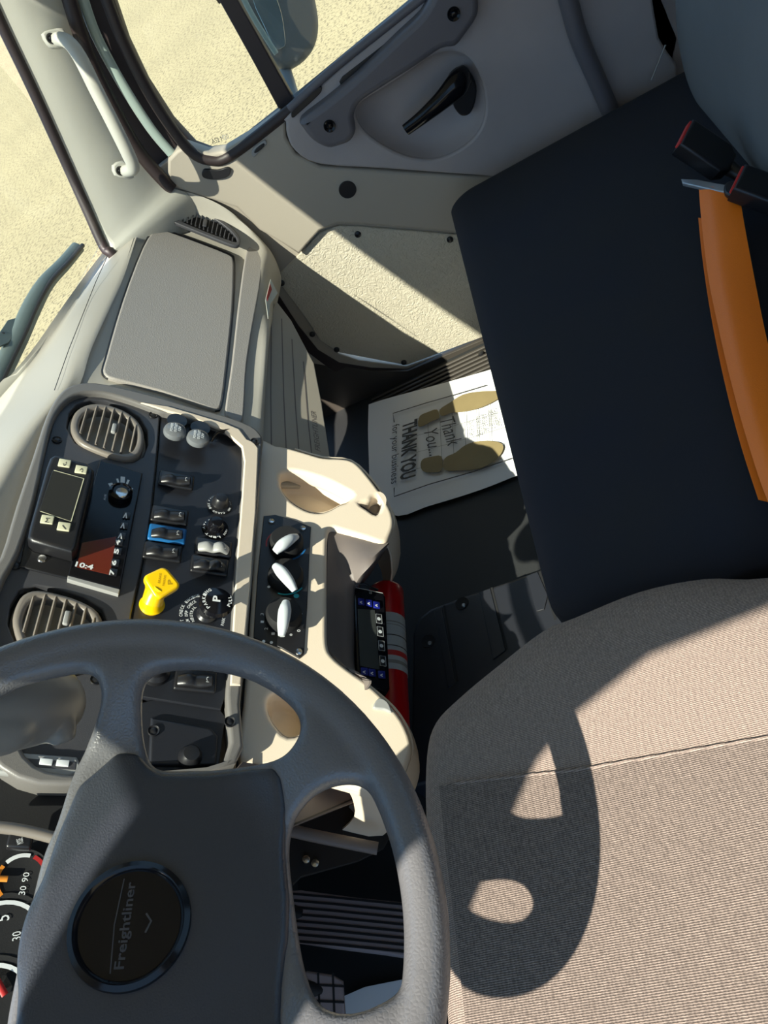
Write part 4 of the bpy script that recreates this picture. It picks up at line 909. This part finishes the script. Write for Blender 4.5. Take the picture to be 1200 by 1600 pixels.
for s, a, b in (('ON YOUR CAR', (732, 657), (735, 682)), ('TO HAVE WORKED', (743, 650), (748, 683)), ('A PLEASURE', (752, 646), (757, 677)), ('WE CONSIDER IT', (762, 640), (767, 672)), ('THE MANAGEMENT', (768, 638), (778, 668))):
    ptext(s, a, b, .012, INKL, 0)
def pline(pts, w, m=INK): finish(line_mesh(PF, pts, w, PL), 'printed_line', m, PM)
pline([(616, 660), (614, 646), (665, 630), (700, 620), (760, 602)], .003); pline([(616, 762), (616, 776), (670, 757), (740, 737), (800, 716)], .003)
for t in range(6):
    x = 660 + t * 19; pline([(x + 8, 645 - t * 5), (x + 12, 740 - t * 5)], .0012, INKL)
for t in range(4): pline([(650, 655 + t * 26), (700, 642 + t * 26), (790, 615 + t * 26)], .0010, INKL)
def sole(parts):
    for p in parts: finish(plate_mesh(PF, p, lift=PL + .0006, depth=.0004, bevel=0, smooth=3), 'shoe_print', GOLD, PM)
sole([[(653, 662), (656, 650), (668, 644), (683, 640), (686, 653), (675, 658), (662, 665), (655, 667)], [(687, 640), (703, 629), (722, 617), (745, 612), (768, 611), (790, 612), (775, 625), (750, 637), (725, 643), (705, 645), (690, 650)]])
sole([[(657, 728), (660, 718), (672, 714), (690, 713), (689, 735), (675, 738), (662, 737)], [(695, 716), (712, 707), (728, 695), (750, 689), (775, 690), (786, 696), (782, 710), (765, 725), (745, 733), (720, 735), (694, 734)]])
# black seat-base cover with ribs and two bolt holes
BXF = Fr((0, 0, .10), (0, 0, 1))
BX = root('battery_cover', 'low black plastic cover with two round holes between the seats', 'cover', U(760, 1010, 'z', .0))
h1, h2 = [BXF.L(x, y) for x, y in ((722, 943), (669, 1002))]
out_ = [(644, 990), (652, 966), (672, 950), (720, 932), (800, 905), (866, 880), (930, 950), (960, 1050), (860, 1120), (760, 1200), (640, 1230), (642, 1100)]
plate('cover_shell', BX, PANEL, BXF, out_, [circ(BXF, (722, 943), .011), circ(BXF, (669, 1002), .011)] and [], lift=0, depth=.10, bevel=.008, bres=4)
for p in ((722, 943), (669, 1002)):
    c = lathe('bolt_hole', BX, BLKM, BXF, p, [(.013, .0), (.0125, .002), (.009, .0015), (.008, .0012), (0, .0008)], 0, 24)
    lathe('bolt', c, STEEL, BXF, (p[0] + 3, p[1] + 3), [(.004, .001), (.003, .003), (0, .003)], .001, 10)
for a, b in (((694, 946), (715, 1065)), ((768, 918), (792, 1015)), ((843, 893), (868, 968))):
    finish(line_mesh(BXF, [a, b], .004, .0006), 'groove', BLKM, BX)
for q in ([(678, 955), (690, 950), (712, 1066), (700, 1075)], [(748, 925), (766, 919), (790, 1016), (770, 1030)], [(822, 900), (840, 893), (856, 930), (850, 952), (838, 955)]):
    plate('raised_rib', BX, PANEL, BXF, q, lift=.0025, depth=.003, bevel=.0012)
# handheld controller clipped to the console
KF = Fr(U(582, 1000, 'y', .445), (0, -.75, .66), (1, 0, 0))
K0 = root('keypad_controller', 'black keypad controller with blue keys hanging beside the console', 'controller', KF.p0)
plate('housing', K0, BLKG, KF, [(552, 918), (556, 915), (600, 926), (603, 932), (610, 1075), (606, 1082), (562, 1072), (558, 1066)], lift=0, depth=.022, bevel=.004, bres=3)
plate('lcd_screen', K0, LCD, KF, [(559, 951), (586, 953), (593, 1046), (563, 1040)], lift=.0008, depth=.002, bevel=.0004)
for p in ((564, 941), (576, 943), (588, 946), (569, 1050), (581, 1052), (596, 1055)):
    k = boxo('blue_key', K0, NAVY, KF, p, (.012, .0105, .0025), .001, 0); u, v = KF.L(*p, .003)
    finish(text_mesh(KF, '^', (u - .003, v), (u + .003, v), .0027, .004, .03, local=True), 'key_mark', WHT, k)
for p in ((592, 967), (594, 987), (596, 1009), (598, 1033)):
    k = boxo('black_key', K0, BLK, KF, p, (.017, .010, .0025), .001, 0); u, v = KF.L(*p, .0026)
    finish(joinm([line_mesh(KF, [(u - .008, v - .0045), (u + .008, v - .0045), (u + .008, v + .0045), (u - .008, v + .0045), (u - .008, v - .0045)], .0006, .0026, local=True), lathe_mesh(KF, (u, v), [(.003, .0002), (0, .0003)], .0026, 12, local=True)]), 'key_mark', DASHW, k)
text('lettering', K0, WHT, KF, 'ELD', (579, 928), (578, 922), lift=.0, hgt=.004)
finish(line_mesh(KF, [(555, 918), (598, 927)], .001, .0015), 'edge_line', WHT, K0)
sweep('clip', K0, BLK, [KF.P(556, 915, -.004), KF.P(568, 912, .002), KF.P(577, 917, .0), KF.P(590, 922, -.004)], .002)
# red spray can lying below the controller
ca, cb = U(604, 960, 'z', .245), U(612, 1200, 'z', .245)
t = (cb - ca).normalized(); R_ = .030; CF = Fr(ca, t, (0, 0, 1)); Lc = (cb - ca).length
SCn = root('spray_can', 'red aerosol can with white label lying beside the console', 'can', ca + V((0, 0, -R_)))
lathe('cap', SCn, RED, CF, (0, 0), [(0, -.052), (.024, -.052), (R_ - .002, -.048), (R_, -.044), (R_, .012), (R_ - .001, .014), (0, .014)], 0, 36, local=True, label='red cap')
lathe('can_body', SCn, RED, CF, (0, 0), [(0, .0), (R_ - .0005, .0), (R_ - .0005, Lc - .004), (R_ - .004, Lc), (0, Lc)], 0, 36, local=True)
lathe('label_sleeve', SCn, LABEL, CF, (0, 0), [(R_, .014), (R_ + .0002, .015), (R_ + .0002, .115), (R_, .116)], 0, 36, local=True, label='white printed label')
for h, w_, m in ((.030, .002, INKL), (.036, .001, INKL), (.055, .0016, INK), (.074, .0016, INK), (.083, .009, REDB), (.10, .006, INKL)):
    lathe('label_band', SCn, m, CF, (0, 0), [(R_ + .0003, h), (R_ + .0005, h + .0002), (R_ + .0005, h + w_), (R_ + .0003, h + w_ + .0002)], 0, 36, local=True)
# pedals
AC = Fr(U(550, 1435, 'z', .11), (.05, -.45, .9), (1, 0, 0))
P1 = root('accelerator_pedal', 'wide black accelerator pedal with long ribs seen through the wheel', 'pedal', AC.P(540, 1435))
plate('pedal_plate', P1, PEDM, AC, [(440, 1392), (470, 1390), (560, 1402), (660, 1412), (665, 1500), (600, 1490), (520, 1480), (455, 1470)], lift=0, depth=.012, bevel=.003)
for k in range(8):
    y0 = 1396 + k * 10.5; finish(line_mesh(AC, [(450, y0), (520, y0 + 6), (658, y0 + 20)], .0035, .0008), 'tread_groove', BLKM, P1)
sweep('pedal_arm', P1, BLKM, [AC.P(470, 1430, -.01), AC.P(400, 1380, -.01) + V((0, .1, .15))], .012)
BR = Fr(U(510, 1550, 'z', .16), (.0, -.55, .83), (1, 0, 0))
P2 = root('brake_pedal', 'small square black brake pedal with grid tread at the bottom', 'pedal', BR.P(505, 1550))
plate('pedal_plate', P2, PEDM, BR, [(468, 1522), (480, 1516), (520, 1522), (537, 1532), (540, 1585), (500, 1600), (470, 1590)], lift=0, depth=.012, bevel=.004)
for y in (1538, 1563, 1586): finish(line_mesh(BR, [(472, y), (538, y + 3)], .003, .0008), 'tread_groove', BLKM, P2)
for x in (497, 520): finish(line_mesh(BR, [(x, 1520), (x + 3, 1596)], .003, .0008), 'tread_groove', BLKM, P2)
sweep('pedal_arm', P2, BLKM, [BR.P(500, 1550, -.01), BR.P(470, 1500, -.01) + V((0, .12, .18))], .011)
pw = Fr((0, 0, .02), (0, 0, 1))
o = plate('paper_sheet', None, PAPER, pw, [(538, 1556), (570, 1542), (640, 1528), (660, 1560), (600, 1590), (540, 1584)], lift=0, depth=.0015, bevel=.0003)
tag(o, 'plain white paper sheet on the floor beside the pedals', 'paper')
# column bracket / linkage under the dash
LK = root('pedal_bracket', 'black pedal bracket with metal rod under the dash', 'bracket', U(530, 1330, 'z', .33))
sweep('rod', LK, BRN, [U(455, 1298, 'z', .36), U(500, 1308, 'z', .34), U(590, 1326, 'z', .30)], .008, .6, (0, 0, 1), label='tan flat rod')
LF = Fr(U(530, 1300, 'z', .30), (0, -.6, .8))
plate('bracket_plate', LK, BLKM, LF, [(440, 1280), (600, 1225), (640, 1250), (600, 1325), (560, 1345), (470, 1370), (440, 1400)], lift=-.02, depth=.006)
plate('white_connector', LK, GREY, LF, [(546, 1258), (580, 1244), (586, 1256), (558, 1270)], lift=.0, depth=.01, bevel=.002)
boxo('wire_end', LK, WHT, LF, (591, 1285), (.014, .003, .003), .0008, 0)
for p in ((478, 1344), (492, 1350)): lathe('bolt', LK, CHROME, LF, p, [(.006, 0), (.005, .004), (0, .005)], -.018, 14)
# ================================================================== OUTSIDE
c_ = U(440, 40, 'x', 1.78)
XM = root('door_mirror', 'grey outside door mirror on its arm beyond the window', 'mirror', c_)
MFm = Fr(c_, (-.9, -.35, .15), (0, 1, 0))
mo = [(352, -60), (372, 10), (400, 60), (425, 95), (440, 108), (456, 109), (478, 95), (494, 72), (500, 40), (495, 0), (480, -60)]
plate('housing', XM, MIRG, MFm, mo, lift=0, depth=.09, bevel=.018, bres=5, smooth=3)
plate('mirror_glass', XM, MIRR, MFm, [(390, -50), (395, 0), (412, 40), (430, 75), (442, 74), (446, 65), (440, 20), (425, -20), (410, -50)], lift=.002, depth=.004, bevel=.001, smooth=3, label='curved mirror glass')
sweep('edge_strip', XM, PAINT, [MFm.P(372, -20, .004), MFm.P(392, 20, .004), MFm.P(415, 58, .004), MFm.P(432, 84, .004)], .006, .5, MFm.n)
sweep('mirror_arm', XM, MIRG, [MFm.P(440, 90, -.05), U(455, 140, 'x', 1.72), U(466, 170, 'x', 1.60), U(470, 180, 'x', 1.50)], .014)
W0 = root('windshield_wiper', 'grey green wiper blade resting outside the windshield', 'wiper', U(60, 500, 'y', 1.0))
wp = [((122, 386), .93), ((100, 412), .935), ((72, 442), .94), ((50, 480), .95), ((30, 525), .96), ((8, 570), .97), ((-20, 630), .98), ((-60, 720), 1.0)]
wpts = [U(*p, 'y', y) for p, y in wp]
sweep('wiper_blade', W0, WIPE, wpts, [.014, .0145, .016, .018, .018, .018, .018, .018], .55, (0, -1, .4), 12)
sweep('wiper_spine', W0, RUB, [p + V((.006, -.008, -.004)) for p in wpts], .005)
WFb = Fr(U(12, 510, 'y', .965), (0, -1, .5), (1, 0, 0))
plate('wiper_bracket', W0, WIPE, WFb, [(0, 518), (12, 500), (26, 496), (32, 505), (14, 535), (0, 540), (-8, 530)], lift=0, depth=.006, bevel=.001)
lathe('rivet', W0, BLK, WFb, (5, 520), [(.003, 0), (.002, .001), (0, .001)], 0, 10)
CW = Fr((0, 0, .66), (0, -.25, 1), (1, 0, 0))
cwo = [(88, 532), (60, 560), (35, 578), (0, 606), (-60, 650), (-60, 900), (0, 760), (60, 640)]
H = plate('cowl_grille', None, COWL, Fr((0, .99, .66), (0, -.3, 1)), [(84, 536), (58, 556), (30, 575), (0, 596), (-90, 660), (-90, 1000), (0, 800), (60, 640)], lift=0, depth=.02, bevel=.003)
tag(H, 'ribbed grey cowl grille outside below the windshield', 'grille')
hf = Fr((0, .99, .66), (0, -.3, 1)); ms = []
for k in range(30):
    t = k / 29; a = (86 - t * 130, 538 + t * 100); u0, v0_ = hf.L(*a, .002)
    ms.append(box_mesh(hf, (u0, v0_ - .05), (.0035, .14, .004), .001, .0, local=True))
finish(joinm(ms), 'louvres', COWL, H)
for o in ALL:
    if '_o' in o: del o['_o']
